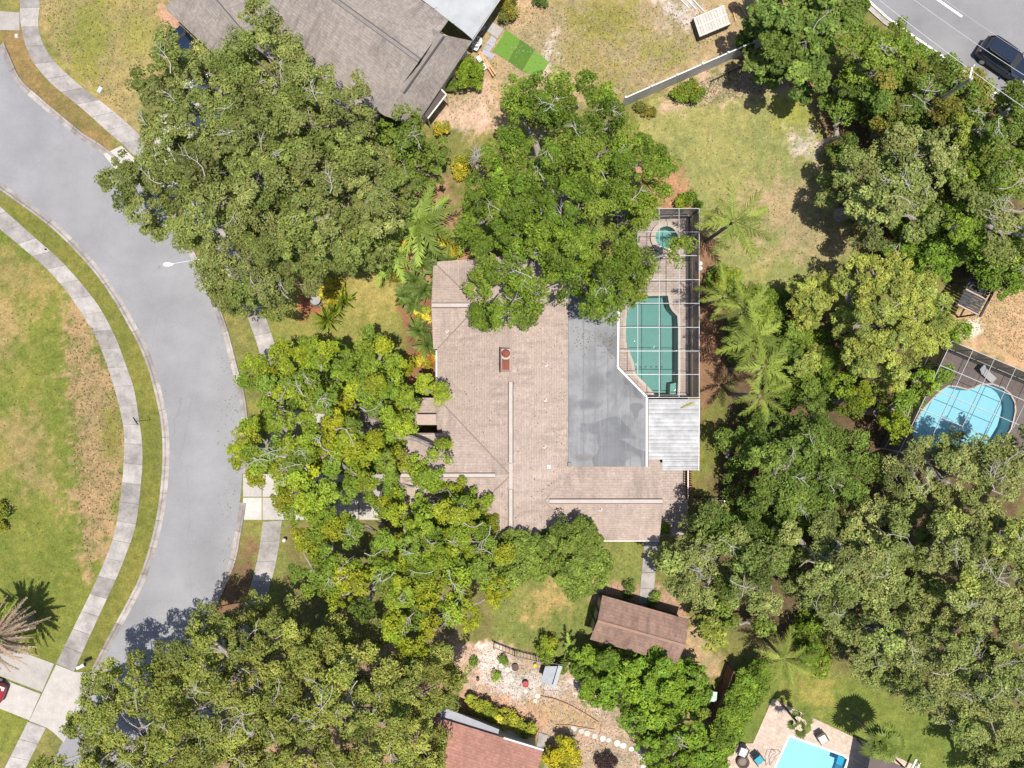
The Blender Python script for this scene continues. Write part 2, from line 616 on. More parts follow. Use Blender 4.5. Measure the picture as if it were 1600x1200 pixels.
def poly_sdf(x, y, poly):
    """signed distance, positive inside"""
    q = np.array(poly, float)
    n = len(q)
    d = np.full(x.shape, 1e9)
    inside = np.zeros(x.shape, bool)
    for i in range(n):
        a, b = q[i], q[(i + 1) % n]
        e = b - a
        wx, wy = x - a[0], y - a[1]
        t = np.clip((wx * e[0] + wy * e[1]) / max(e @ e, 1e-9), 0, 1)
        d = np.minimum(d, (wx - e[0] * t) ** 2 + (wy - e[1] * t) ** 2)
        c = ((a[1] > y) != (b[1] > y)) & (x < (b[0] - a[0]) * (y - a[1]) / (b[1] - a[1] + 1e-12) + a[0])
        inside ^= c
    d = np.sqrt(d)
    return np.where(inside, d, -d)


# ------------------------------------------------------------------ pools (needed for the holes in the ground)
POOL1 = [(978, 500), (982, 482), (994, 470), (1008, 463), (1043, 462), (1046, 479), (1050, 486), (1058, 494), (1059, 512), (1059, 600), (1058, 617), (1022, 617), (1020, 612), (1008, 599), (993, 584), (990, 566), (984, 551), (978, 534)]
SPA = [(1040 + 17 * math.cos(a), 372 + 17 * math.sin(a)) for a in np.linspace(0, 2 * math.pi, 24, endpoint=False)]
POOL2 = [(1482, 604), (1494, 605), (1512, 610), (1520, 607), (1532, 602), (1550, 601), (1566, 607), (1577, 616), (1584, 629), (1585, 642), (1582, 656), (1578, 670), (1560, 700), (1500, 705), (1440, 700), (1427, 680), (1428, 665), (1441, 642), (1459, 622), (1470, 612)]
POOL3 = [(1234, 1151), (1316, 1181), (1323, 1186), (1296, 1260), (1200, 1225)]
DECK1 = [(966, 330), (1076, 330), (1076, 625), (1012, 625), (960, 575), (950, 500)]
DECK2 = [(1478, 548), (1640, 615), (1640, 720), (1400, 720), (1400, 650), (1440, 630)]
DECK3 = [(1207, 1091), (1322, 1146), (1422, 1192), (1470, 1215), (1420, 1320), (1130, 1320), (1134, 1180), (1145, 1165), (1160, 1161), (1176, 1161)]

# ------------------------------------------------------------------ ground sheet
GC = [  # (outline, albedo, softness, breakup) painted in order: what covers the soil there
    ([(-200, 330), (0, 330), (120, 430), (190, 560), (215, 700), (195, 860), (60, 1150), (-200, 1300)], (0.120, 0.135, 0.030), 6, 10),
    ([(-60, 380), (30, 390), (80, 440), (60, 470), (-60, 450)], (0.19, 0.155, 0.06), 20, 30),
    ([(-20, 480), (30, 480), (25, 560), (-20, 580)], (0.20, 0.16, 0.07), 20, 25),
    ([(0, 660), (60, 640), (80, 760), (30, 780)], (0.185, 0.15, 0.065), 25, 40),
    ([(112, 480), (140, 500), (178, 590), (196, 690), (192, 760), (172, 850), (140, 890), (122, 860), (118, 780), (112, 680), (100, 600), (104, 540)], (0.215, 0.158, 0.085), 10, 40),
    ([(160, 640), (185, 640), (185, 710), (160, 720)], (0.13, 0.13, 0.035), 8, 14),
    ([(0, 310), (60, 330), (150, 420), (220, 540), (255, 650), (255, 780), (225, 890), (130, 1080), (90, 1080), (180, 890), (215, 760), (215, 680), (190, 560), (110, 430), (0, 330)], (0.118, 0.122, 0.030), 4, 12),
    ([(55, -60), (275, -60), (262, 60), (215, 230), (160, 170), (90, 90), (62, 40)], (0.215, 0.175, 0.080), 4, 10),
    ([(110, 0), (150, -20), (175, 40), (150, 130), (120, 110), (90, 60)], (0.150, 0.155, 0.040), 12, 40),
    ([(180, 20), (235, 10), (240, 60), (200, 90)], (0.17, 0.165, 0.05), 14, 36),
    ([(5, 45), (30, 48), (60, 110), (170, 210), (180, 240), (150, 240), (60, 160), (15, 110)], (0.160, 0.118, 0.050), 4, 16),
    ([(250, 0), (280, 30), (310, 80), (280, 80), (255, 40)], (0.30, 0.19, 0.13), 5, 10),
    ([(690, -80), (1200, -80), (1230, 60), (990, 160), (900, 170), (770, 200), (690, 210), (660, 180), (740, 60), (790, -20)], (0.255, 0.195, 0.115), 5, 14),
    ([(880, 10), (960, -10), (1010, 20), (980, 70), (900, 70)], (0.165, 0.155, 0.045), 20, 50),
    ([(1000, 60), (1090, 60), (1060, 110), (1000, 100)], (0.18, 0.165, 0.055), 14, 40),
    ([(850, 60), (910, 70), (980, 110), (990, 150), (930, 150)], (0.19, 0.165, 0.06), 20, 50),
    ([(1030, 0), (1080, 0), (1080, 40), (1040, 40)], (0.33, 0.29, 0.27), 12, 30),
    ([(845, 60), (870, 50), (870, 100), (850, 110)], (0.34, 0.29, 0.26), 10, 26),
    ([(690, 160), (760, 140), (770, 190), (720, 210), (690, 200)], (0.34, 0.25, 0.19), 10, 20),
    ([(980, 165), (1080, 135), (1220, 75), (1260, 120), (1300, 170), (1330, 300), (1350, 400), (1260, 450), (1150, 470), (1090, 420), (1000, 330), (1040, 250)], (0.180, 0.182, 0.068), 6, 14),
    ([(1090, 110), (1215, 80), (1240, 110), (1260, 160), (1100, 150), (1040, 165)], (0.285, 0.225, 0.155), 10, 24),
    ([(1200, 150), (1260, 150), (1270, 190), (1220, 200)], (0.175, 0.19, 0.045), 14, 30),
    ([(1250, 250), (1320, 300), (1350, 400), (1260, 420), (1190, 380), (1160, 320)], (0.225, 0.185, 0.105), 24, 50),
    ([(1230, 210), (1270, 210), (1275, 245), (1240, 245)], (0.34, 0.30, 0.26), 8, 24),
    ([(1260, 110), (1310, 170), (1325, 280), (1300, 260), (1280, 180), (1250, 140)], (0.20, 0.125, 0.075), 5, 14),
    ([(985, 255), (1060, 240), (1090, 330), (1000, 330)], (0.26, 0.15, 0.09), 8, 14),
    ([(380, 380), (690, 300), (700, 640), (640, 1000), (380, 1000), (400, 640)], (0.145, 0.150, 0.042), 10, 14),
    ([(545, 440), (600, 420), (625, 470), (590, 490), (550, 480)], (0.20, 0.18, 0.06), 14, 20),
    ([(620, 260), (700, 270), (740, 330), (745, 430), (690, 470), (650, 440), (620, 400), (600, 340)], (0.225, 0.135, 0.085), 8, 18),
    ([(625, 470), (690, 440), (690, 610), (640, 610)], (0.165, 0.085, 0.05), 4, 12),
    ([(470, 440), (520, 440), (520, 480), (470, 500)], (0.20, 0.085, 0.045), 5, 10),
    ([(355, 880), (400, 850), (400, 1000), (340, 1000)], (0.125, 0.078, 0.048), 12, 30),
    ([(440, 780), (660, 700), (800, 840), (780, 1000), (440, 1000)], (0.125, 0.115, 0.045), 10, 30),
    ([(640, 1000), (720, 980), (720, 1100), (640, 1200), (300, 1200), (300, 1060)], (0.22, 0.15, 0.10), 8, 30),
    ([(780, 850), (1005, 845), (1000, 940), (940, 1000), (930, 1020), (770, 1005), (770, 930)], (0.128, 0.144, 0.042), 5, 10),
    ([(830, 920), (890, 910), (890, 960), (830, 970)], (0.235, 0.185, 0.075), 14, 24),
    ([(920, 905), (1060, 925), (1080, 980), (930, 940)], (0.24, 0.165, 0.115), 5, 14),
    ([(1000, 1000), (1110, 970), (1130, 1040), (1100, 1070), (1040, 1050)], (0.25, 0.19, 0.11), 8, 20),
    ([(1090, 360), (1120, 380), (1125, 480), (1150, 560), (1130, 640), (1110, 740), (1078, 740), (1078, 360)], (0.185, 0.105, 0.065), 5, 14),
    ([(1095, 640), (1130, 600), (1170, 640), (1140, 760), (1080, 780), (1078, 740)], (0.125, 0.13, 0.035), 8, 14),
    ([(1095, 730), (1110, 720), (1118, 760), (1092, 770)], (0.13, 0.14, 0.04), 4, 6),
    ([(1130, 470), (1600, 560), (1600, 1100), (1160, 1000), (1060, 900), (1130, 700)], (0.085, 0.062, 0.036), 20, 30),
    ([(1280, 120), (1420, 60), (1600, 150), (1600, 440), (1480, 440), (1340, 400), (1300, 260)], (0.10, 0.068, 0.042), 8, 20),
    ([(1490, 500), (1545, 440), (1600, 420), (1700, 440), (1700, 600), (1600, 580), (1500, 545)], (0.335, 0.225, 0.135), 5, 12),
    ([(1505, 505), (1530, 495), (1535, 520), (1505, 530)], (0.48, 0.41, 0.36), 6, 10),
    ([(1540, 590), (1640, 600), (1640, 620)], (0.3, 0.2, 0.1), 4, 4),
    ([(700, 1010), (770, 1005), (900, 1035), (1010, 1100), (1010, 1230), (850, 1230), (850, 1150), (720, 1100)], (0.29, 0.215, 0.16), 4, 10),
    ([(765, 1030), (850, 1060), (885, 1080), (850, 1100), (800, 1098), (770, 1070)], (0.325, 0.305, 0.29), 8, 22),
    ([(745, 1010), (775, 1015), (770, 1045), (755, 1040)], (0.38, 0.34, 0.31), 5, 16),
    ([(880, 1065), (900, 1060), (940, 1120), (920, 1100)], (0.36, 0.32, 0.30), 8, 18),
    ([(820, 1090), (900, 1100), (940, 1130), (900, 1140), (840, 1130)], (0.26, 0.19, 0.11), 8, 20),
    ([(720, 1075), (790, 1090), (850, 1130), (840, 1150), (720, 1100)], (0.29, 0.185, 0.12), 4, 10),
    ([(1150, 1030), (1230, 1040), (1330, 1060), (1440, 1110), (1600, 1190), (1600, 1280), (1130, 1280), (1130, 1170), (1180, 1060)], (0.112, 0.138, 0.032), 5, 10),
    ([(1210, 1060), (1290, 1060), (1310, 1110), (1230, 1090)], (0.175, 0.165, 0.045), 16, 24),
    ([(1010, 1130), (1030, 1130), (1030, 1230), (1010, 1230)], (0.18, 0.15, 0.06), 4, 8),
]


def build_ground():
    fine_x = np.arange(-44, 44.01, 0.2)
    fine_y = np.arange(-33, 33.01, 0.2)
    far = np.array([50, 65, 100, 200, 500, 1500.0])
    gx = np.concatenate([-far[::-1], fine_x, far])
    gy = np.concatenate([-far[::-1], fine_y, far])
    X, Y = np.meshgrid(gx, gy, indexing='ij')
    px, py = X / S + 800, 600 - Y / S
    n1 = fbm(px, py, 1 / 60, 5) - 0.5
    n2 = fbm(px, py, 1 / 14, 25) - 0.5
    n3 = fbm(px, py, 1 / 5, 45) - 0.5
    col = np.empty(X.shape + (3,))
    col[:] = (0.14, 0.135, 0.045)
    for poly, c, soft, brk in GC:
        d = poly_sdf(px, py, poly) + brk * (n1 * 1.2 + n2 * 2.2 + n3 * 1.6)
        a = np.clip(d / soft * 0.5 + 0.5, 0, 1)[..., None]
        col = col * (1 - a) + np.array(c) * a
    # natural patchiness: greener / drier drifts
    dry = np.clip((n1 + n2 * 0.9) * 2.4, -0.6, 0.8)[..., None]
    col = col * (1 + dry * np.array([0.28, 0.16, 0.22]))
    col *= (1 + 0.35 * n3)[..., None]
    col *= np.array([1.24, 1.20, 1.10])
    col[(np.abs(X) > 44.1) | (np.abs(Y) > 33.1)] = (0.135, 0.14, 0.045)
    nx, ny = X.shape
    idx = np.arange(nx * ny).reshape(nx, ny)
    q = np.stack([idx[:-1, :-1], idx[1:, :-1], idx[1:, 1:], idx[:-1, 1:]], -1).reshape(-1, 4)
    cx = (px[:-1, :-1] + px[1:, 1:]).ravel() / 2
    cy = (py[:-1, :-1] + py[1:, 1:]).ravel() / 2
    keep = np.ones(len(q), bool)
    for pool in (POOL1, SPA, POOL2, POOL3):
        keep &= poly_sdf(cx, cy, pool) < -3.0
    q = q[keep]
    Z = np.zeros_like(X)
    co = np.stack([X, Y, Z], -1).reshape(-1, 3)
    me = bpy.data.meshes.new('ground')
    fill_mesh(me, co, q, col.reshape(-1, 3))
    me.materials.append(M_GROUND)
    o = bpy.data.objects.new('ground', me)
    COL.objects.link(o)
    o['kind'] = 'structure'


def fill_mesh(me, co, faces, col=None):
    n, k = faces.shape
    me.vertices.add(len(co))
    me.vertices.foreach_set('co', np.ascontiguousarray(co, dtype=np.float32).ravel())
    me.loops.add(n * k)
    me.loops.foreach_set('vertex_index', np.ascontiguousarray(faces, dtype=np.int32).ravel())
    me.polygons.add(n)
    me.polygons.foreach_set('loop_start', np.arange(0, n * k, k, dtype=np.int32))
    if col is not None:
        a = me.attributes.new('Col', 'FLOAT_COLOR', 'POINT')
        c = np.ones((len(co), 4), np.float32)
        c[:, :3] = col
        a.data.foreach_set('color', c.ravel())
    me.update(calc_edges=True)


build_ground()


# ------------------------------------------------------------------ streets, kerbs, walks
def ribbon_sheet(name, left, right, z, mat, n=60):
    a, _ = resample(spline(left), n)
    b, _ = resample(spline(right), n)
    g = G()
    for i in range(n - 1):
        g.face([P(*a[i], 0)[:2] + (z,), P(*b[i], 0)[:2] + (z,), P(*b[i + 1], 0)[:2] + (z,), P(*a[i + 1], 0)[:2] + (z,)])
    return structure(name, g, mat)


ROAD_IN = [(-160, 150), (-60, 238), (0, 284), (27, 303), (93, 353), (150, 412), (185, 460), (212, 507), (230, 542), (246, 587), (261, 650), (265, 700), (263, 750), (257, 800), (246, 850), (230, 900), (210, 942), (175, 1007), (130, 1095), (60, 1235), (10, 1335)]
ROAD_OUT = [(-60, -40), (-20, 30), (5, 88), (25, 130), (60, 163), (92, 190), (125, 217), (160, 240), (215, 290), (265, 346), (310, 428), (342, 504), (362, 577), (372, 615), (377, 650), (379, 700), (378, 750), (374, 790), (366, 837), (351, 895), (283, 1035), (190, 1220), (120, 1360)]
ribbon_sheet('street', ROAD_IN, ROAD_OUT, 0.008, M_ASPH, 120)
MAIN_A = [(1200, -140), (1384, 24), (1460, 78), (1640, 205), (1760, 290)]
MAIN_B = [(1560, -260), (1700, -160), (1800, -90), (1960, 20), (2060, 90)]
ribbon_sheet('main_road', MAIN_A, MAIN_B, 0.008, M_ASPH2, 30)


def offset_line(pts, d):
    q = np.array(pts)
    t = np.gradient(q, axis=0)
    t /= np.linalg.norm(t, axis=1)[:, None]
    return q + np.stack([-t[:, 1], t[:, 0]], 1) * d


def kerb(name, pts, side, seg=44, gaps=()):
    """rolled kerb: gutter pan plus raised back, cast in lengths"""
    line = spline(pts)
    _, L = resample(line, 10)
    nseg = max(2, int(L / seg))
    m = 5
    q, _ = resample(line, nseg * m + 1)
    prof = [(0, 0.012), (5.5, 0.012), (7.0, 0.10), (10.0, 0.12), (10.3, 0.0)]
    offs = [offset_line(q, side * d) for d, _ in prof]
    root = thing(name, None, None)
    root['kind'] = 'structure'
    for s in range(nseg):
        i0, i1 = s * m, s * m + m
        mid = q[(i0 + i1) // 2]
        if any(math.hypot(mid[0] - gx, mid[1] - gy) < gr for gx, gy, gr in gaps):
            continue
        g = G()
        rows = []
        for i in range(i0, i1 + 1):
            w = 0.35 if i in (i0, i1) else 0.0
            row = []
            for k, (d, z) in enumerate(prof):
                a = offs[k][i]
                if i == i0:
                    a = a * (1 - 0.035) + offs[k][i + 1] * 0.035
                if i == i1:
                    a = a * (1 - 0.035) + offs[k][i - 1] * 0.035
                row.append(P(a[0], a[1])[:2] + (z,))
            rows.append(row)
        for i in range(m):
            for k in range(len(prof) - 1):
                g.face([rows[i][k], rows[i + 1][k], rows[i + 1][k + 1], rows[i][k + 1]])
        part('kerb_segment', g, M_KERB, root)
    return root


kerb('kerb_inner', ROAD_IN[1:19], 1, 44)
kerb('kerb_outer', ROAD_OUT[1:21], -1, 44, [(195, 272, 34), (378, 768, 30), (-20, 30, 26)])


def walk(name, left, right, size=31, thick=0.05, mat=None, joint=0.014, z=0.03):
    lft, L1 = resample(spline(left), 200)
    rgt, L2 = resample(spline(right), 200)
    n = max(1, int(round((L1 + L2) / 2 / size)))
    root = thing(name, None, None)
    root['kind'] = 'structure'
    for s in range(n):
        t0, t1 = (s + joint / 2) / n, (s + 1 - joint / 2) / n
        idx = np.linspace(t0, t1, 4) * 199
        a = [np.array([np.interp(i, np.arange(200), lft[:, 0]), np.interp(i, np.arange(200), lft[:, 1])]) for i in idx]
        b = [np.array([np.interp(i, np.arange(200), rgt[:, 0]), np.interp(i, np.arange(200), rgt[:, 1])]) for i in idx]
        g = G().prism(W2(a) + W2(b[::-1]), 0.0, z + random.uniform(-0.004, 0.006))
        part('concrete_slab', g, mat or M_CONC, root)
    return root


walk('sidewalk_street_inner', [(-90, 285), (0, 358), (35, 387), (70, 417), (100, 450), (125, 485), (147, 522), (162, 555), (177, 600), (187, 637), (194, 675), (194, 712), (191, 755), (185, 802), (175, 847), (155, 897), (135, 940), (112, 987), (88, 1037)],
     [(-60, 268), (0, 322), (50, 367), (95, 407), (135, 452), (160, 487), (182, 530), (197, 570), (209, 605), (216, 645), (222, 687), (223, 720), (220, 762), (214, 812), (205, 845), (185, 897), (162, 947), (140, 995), (116, 1049)])
walk('sidewalk_past_driveway', [(44, 1127), (10, 1195), (-40, 1290)], [(72, 1137), (42, 1197), (-5, 1290)])
walk('sidewalk_street_outer_north', [(20, -110), (31, 0), (32, 32), (40, 70), (52, 97), (82, 132), (125, 167), (170, 207), (205, 238), (262, 300), (320, 372), (362, 440), (386, 494)],
     [(60, -110), (63, 0), (60, 32), (65, 62), (82, 92), (112, 122), (142, 147), (175, 172), (220, 212), (288, 280), (346, 356), (392, 428), (412, 488)])
walk('sidewalk_street_outer_south', [(387, 496), (404, 545), (414, 600), (420, 660), (422, 738)], [(413, 490), (430, 540), (441, 600), (448, 660), (450, 738)])
walk('sidewalk_street_outer_far', [(411, 815), (401, 880), (375, 965), (320, 1090), (270, 1200)], [(441, 813), (430, 885), (404, 970), (350, 1095), (300, 1205)])
# driveways and small slabs
dr = thing('driveway_corner', None, None)
dr['kind'] = 'structure'
for poly in ([(-60, 985), (42, 1021), (85, 1037), (66, 1081), (-60, 1033)], [(-60, 1036), (64, 1084), (46, 1125), (-60, 1083)], [(88, 1038), (118, 1050), (148, 1050), (160, 1046), (100, 1160), (84, 1144), (74, 1137), (46, 1126)]):
    part('concrete_slab', G().prism(W2(poly), 0, 0.034), M_DRIVE, dr)
dr = thing('driveway_north', None, None)
dr['kind'] = 'structure'
for poly in ([(-50, 20), (3, 18), (31, 20), (31, 48), (4, 47), (-30, 50)], [(162, 241), (190, 228), (222, 258), (200, 290)], [(195, 222), (224, 214), (262, 250), (255, 284), (226, 258)],
             [(226, 208), (264, 162), (314, 207), (277, 257)], [(266, 160), (314, 102), (367, 152), (316, 205)]):
    part('concrete_slab', G().prism(W2(poly), 0, 0.03), M_DRIVE, dr)
dr = thing('driveway_front', None, None)
dr['kind'] = 'structure'
for x0, x1 in ((380, 409), (410.5, 455), (456.5, 505), (506.5, 560), (561.5, 618)):
    for y0, y1 in ((741, 776), (777.5, 812)):
        part('concrete_slab', G().prism(W2([(x0, y0), (x1, y0), (x1, y1), (x0, y1)]), 0, 0.032), M_DRIVE, dr)
wk = thing('garden_walk', None, None)
wk['kind'] = 'structure'
for i in range(4):
    y0 = 846 + i * 24.5
    part('concrete_slab', G().prism(W2([(1007 - i * 2.2, y0), (1028 - i * 2.0, y0), (1026 - i * 2.0, y0 + 23.6), (1005 - i * 2.2, y0 + 23.6)]), 0, 0.034), M_CONC, wk)
front = thing('front_path', None, None)
front['kind'] = 'structure'
for i in range(5):
    x0 = 452 + i * 30
    part('concrete_slab', G().prism(W2([(x0, 640 + i * 4), (x0 + 29, 644 + i * 4), (x0 + 29, 666 + i * 4), (x0, 662 + i * 4)]), 0, 0.03), M_DRIVE, front)
# pavers beside the house, kerb of the main road and its paint
structure('side_patio', G().prism(W2([(1018, 722), (1075, 722), (1075, 838), (1018, 838)]), 0, 0.04), M_PAVE)
g = G()
a, _ = resample([(1215, -123), (1384, 31), (1457, 82), (1640, 209)], 60)
b = offset_line(a, 8)
a2 = offset_line(a, 0)
for i in range(59):
    g.face([P(*a2[i])[:2] + (0.03,), P(*a2[i + 1])[:2] + (0.03,), P(*b[i + 1])[:2] + (0.10,), P(*b[i])[:2] + (0.10,)])
structure('kerb_main_road', g, M_KERB)
g = G()
b0, b1 = offset_line(a, -2.5), offset_line(a, -5.6)
for i in range(59):
    g.face([P(*b0[i])[:2] + (0.014,), P(*b1[i])[:2] + (0.014,), P(*b1[i + 1])[:2] + (0.014,), P(*b0[i + 1])[:2] + (0.014,)])
tag(part('edge_line', g, M_MARK), kind='structure')
for (x0, y0, x1, y1) in ((1463, -2, 1503, 26), (1662, 135, 1702, 163)):
    g = G()
    d = np.array([x1 - x0, y1 - y0], float)
    d /= np.linalg.norm(d)
    n_ = np.array([-d[1], d[0]]) * 1.7
    g.face([P(x0 + n_[0], y0 + n_[1])[:2] + (0.014,), P(x1 + n_[0], y1 + n_[1])[:2] + (0.014,), P(x1 - n_[0], y1 - n_[1])[:2] + (0.014,), P(x0 - n_[0], y0 - n_[1])[:2] + (0.014,)])
    tag(part('lane_line', g, M_MARK), kind='structure')


# ------------------------------------------------------------------ building helpers
def slope(name, pts, mat, parent, thick=0.10):
    """a roof plane as a slab; uv u along the eave, v down the slope"""
    a, b, c = Vector(pts[0]), Vector(pts[1]), Vector(pts[2])
    n = (b - a).cross(c - a).normalized()
    if n.z < 0:
        n = -n
        pts = pts[::-1]
    e = Vector((-n.y, n.x, 0))
    e = e.normalized() if e.length > 1e-4 else Vector((1, 0, 0))
    d = e.cross(n)
    uvs = [(Vector(p).dot(e), Vector(p).dot(d)) for p in pts]
    g = G()
    g.face(pts, uvs)
    low = [(p[0], p[1], p[2] - thick) for p in pts]
    g.face(low[::-1], uvs[::-1])
    for i in range(len(pts)):
        j = (i + 1) % len(pts)
        g.face([low[i], low[j], pts[j], pts[i]], [uvs[i], uvs[j], uvs[j], uvs[i]])
    return part(name, g, mat, parent, uv=True)


def gable(root, a, b, half, zr, ze, mat, wall, walls=True, ends=0.45, hal2=None, wname='wall', skip=()):
    """pitched roof over a rectangular body; ridge from a to b (x,y)"""
    A, B = Vector((*a, 0)), Vector((*b, 0))
    d = (B - A).normalized()
    n = Vector((-d.y, d.x, 0))
    for s, h in ((1, half), (-1, hal2 or half)):
        if s in skip:
            continue
        q = [A + Vector((0, 0, zr)), B + Vector((0, 0, zr)), B + n * s * h + Vector((0, 0, ze)), A + n * s * h + Vector((0, 0, ze))]
        slope('roof_slope', [tuple(p) for p in q], mat, root)
    if walls:
        h1, h2 = half - 0.45, (hal2 or half) - 0.45
        k1, k2 = (zr - ze) / half, (zr - ze) / (hal2 or half)
        sec = [(-h2, 0.0), (h1, 0.0), (h1, zr - k1 * h1 - 0.13), (0, zr - 0.13), (-h2, zr - k2 * h2 - 0.13)]
        A2, B2 = A + d * ends, B - d * ends
        f0 = [A2 + n * x + Vector((0, 0, z)) for x, z in sec]
        f1 = [B2 + n * x + Vector((0, 0, z)) for x, z in sec]
        g = G().face(f0[::-1]).face(f1)
        for i in range(5):
            j = (i + 1) % 5
            g.face([f0[i], f0[j], f1[j], f1[i]])
        return part(wname, g, wall, root)


def ridge(name, a, b, w, mat, parent, h=0.07):
    o = part(name, G().beam((a[0], a[1], a[2] + 0.03), (b[0], b[1], b[2] + 0.03), w, h), mat, parent)
    return o


M_RIDGE = plain('ridge_vent', (0.42, 0.36, 0.325), (0.33, 0.28, 0.25), 1.4, 0.9)
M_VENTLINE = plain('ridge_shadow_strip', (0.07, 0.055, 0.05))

# ------------------------------------------------------------------ the main house
house = thing('house', 'tan shingle roofed house with grey flat roof beside the screened pool', 'house', (0, -2, 0))
K = 0.42
gable(house, (-0.09, 9.1), (-0.09, -11.7), 5.48, 5.0, 2.7, M_ROOF, M_STUCCO)
gable(house, (-5.85, 5.71), (-2.3, 5.71), 3.1, 4.0, 2.7, M_ROOF, M_STUCCO, ends=0.35)
gable(house, (10.96, -8.5), (2.35, -8.5), 3.15, 4.02, 2.7, M_ROOF, M_STUCCO, ends=0.4)
# garage wing: south slope, north slope pierced by a small light court
slope('roof_slope', [(-7.97, -6.5, 5.0), (-0.09, -6.5, 5.0), (-0.09, -11.98, 2.7), (-7.97, -11.98, 2.7)], M_ROOF, house)


def zn(y):
    return 5.0 - K * abs(y + 6.5)


for x0, x1, y0, y1 in ((-7.97, -6.96, -6.5, -1.02), (-5.10, -0.09, -6.5, -1.02), (-6.96, -5.10, -6.5, -3.57), (-6.96, -5.10, -3.0, -1.02)):
    slope('roof_slope', [(x0, y0, zn(y0)), (x1, y0, zn(y0)), (x1, y1, zn(y1)), (x0, y1, zn(y1))], M_ROOF, house)
g = G()
for (xa, ya), (xb, yb) in (((-6.96, -3.57), (-5.10, -3.57)), ((-5.10, -3.57), (-5.10, -3.0)), ((-5.10, -3.0), (-6.96, -3.0)), ((-6.96, -3.0), (-6.96, -3.57))):
    g.face([(xa, ya, 0.1), (xb, yb, 0.1), (xb, yb, zn(yb) - 0.1), (xa, ya, zn(ya) - 0.1)])
part('court_lining', g, plain('court_wood', (0.10, 0.06, 0.045)), house)
part('wall', G().prism([(-7.6, -6.5), (-7.6, -11.5), (-5.0, -11.5), (-5.0, -6.5)], 0, 2.7), M_STUCCO, house)
part('wall', G().prism([(-7.6, -6.48), (-7.6, -3.6), (-5.02, -3.6), (-5.02, -6.48)], 0, 2.7), M_STUCCO, house)
garage_door = part('garage_door', G().box((-7.63, -9, 1.1), (0.05, 4.6, 2.2)), M_WHITE, house)
# white kerb of the light court and the post with a round cap beside it
part('court_parapet', G().beam((-7.0, -3.72, zn(-3.7) + 0.05), (-5.05, -3.72, zn(-3.7) + 0.05), 0.14, 0.18), plain('parapet_pink', (0.34, 0.27, 0.235)), house)
part('court_parapet', G().beam((-7.02, -3.7, zn(-3.6) + 0.06), (-7.02, -2.9, zn(-2.9) + 0.10), 0.14, 0.18), plain('parapet_pink', (0.34, 0.27, 0.235)), house)
part('court_awning', G().prism([(-6.9, -2.95), (-5.5, -2.95), (-5.5, -2.2), (-6.9, -2.2)], 3.9, 3.98), plain('awning_pink', (0.36, 0.27, 0.22), (0.30, 0.22, 0.18), 3), house)
# ridge vents, in the lengths that are laid
for a, b in (((-0.09, 0.15, 5.0), (-0.09, -5.6, 5.0)), ((-0.09, -7.5, 5.0), (-0.09, -11.7, 5.0)), ((-7.9, -6.5, 5.0), (-1.2, -6.5, 5.0)), ((10.9, -8.5, 4.02), (2.7, -8.5, 4.02)), ((-5.8, 5.71, 4.0), (-2.9, 5.71, 4.0))):
    rv = ridge('ridge_vent', a, b, 0.26, M_RIDGE, house, 0.055)
    part('flashing_shadow', G().beam((a[0], a[1], a[2] - 0.01), (b[0], b[1], b[2] - 0.01), 0.37, 0.05), M_VENTLINE, rv)  # wider dark strip below paints the shadow line beside the vent
ridge('ridge_cap', (-0.09, 9.1, 5.0), (-0.09, 0.2, 5.0), 0.24, M_ROOF, house, 0.04)
ridge('ridge_cap', (-0.09, -5.65, 5.0), (-0.09, -7.45, 5.0), 0.24, M_RIDGE, house, 0.04)
for a, b in (((-5.5, 2.66, 2.73), (-2.45, 5.71, 4.0)), ((-5.5, 8.76, 2.73), (-2.45, 5.71, 4.0)), ((-5.5, -1.08, 2.73), (-0.2, -6.4, 4.96)), ((-5.5, -11.92, 2.73), (-0.2, -6.6, 4.96)), ((2.4, -8.45, 3.98), (4.0, -6.85, 3.28)), ((2.4, -8.55, 3.98), (5.3, -11.45, 2.75))):
    part('valley_shade_line', G().beam(a, b, 0.09, 0.05), plain('valley_tan', (0.21, 0.165, 0.14), (0.16, 0.125, 0.105), 2), house)  # added darker strips stand in for the shading edge where slopes meet
# flat roof with raised metal edge
FLAT = [(888, 430), (966, 430), (964, 574), (1009, 620), (1009, 729), (888, 729)]


def zf(px):
    return 3.34 - (px - 888) / 121 * 0.30


fp = [P(x, y, zf(x)) for x, y in FLAT]
slope('flat_roof', fp, M_MEMB, house, 0.18)
part('wall', G().prism([(3.5, 8.2), (7.3, 8.2), (7.3, 1.0), (9.3, -1.2), (9.3, -5.9), (3.5, -5.9)], 0, 2.95), M_STUCCO, house)
for i in (1, 2, 3):
    a, b = Vector(fp[i]), Vector(fp[i + 1])
    gt = part('gutter', G().beam(a + Vector((0.05, 0, 0.04)), b + Vector((0.05, 0, 0.04)), 0.15, 0.14), M_WHITE, house)
    d_ = (b - a).normalized()
    sd = Vector((-d_.y, d_.x, 0)) * 0.15 * (1 if Vector((-d_.y, d_.x, 0)).x > 0 else -1)
    part('gutter_shadow_strip', G().beam(a + sd, b + sd, 0.10, 0.06), plain('gutter_shadow', (0.16, 0.12, 0.11)), gt)  # dark strip beside the gutter, its shadow put into the colour
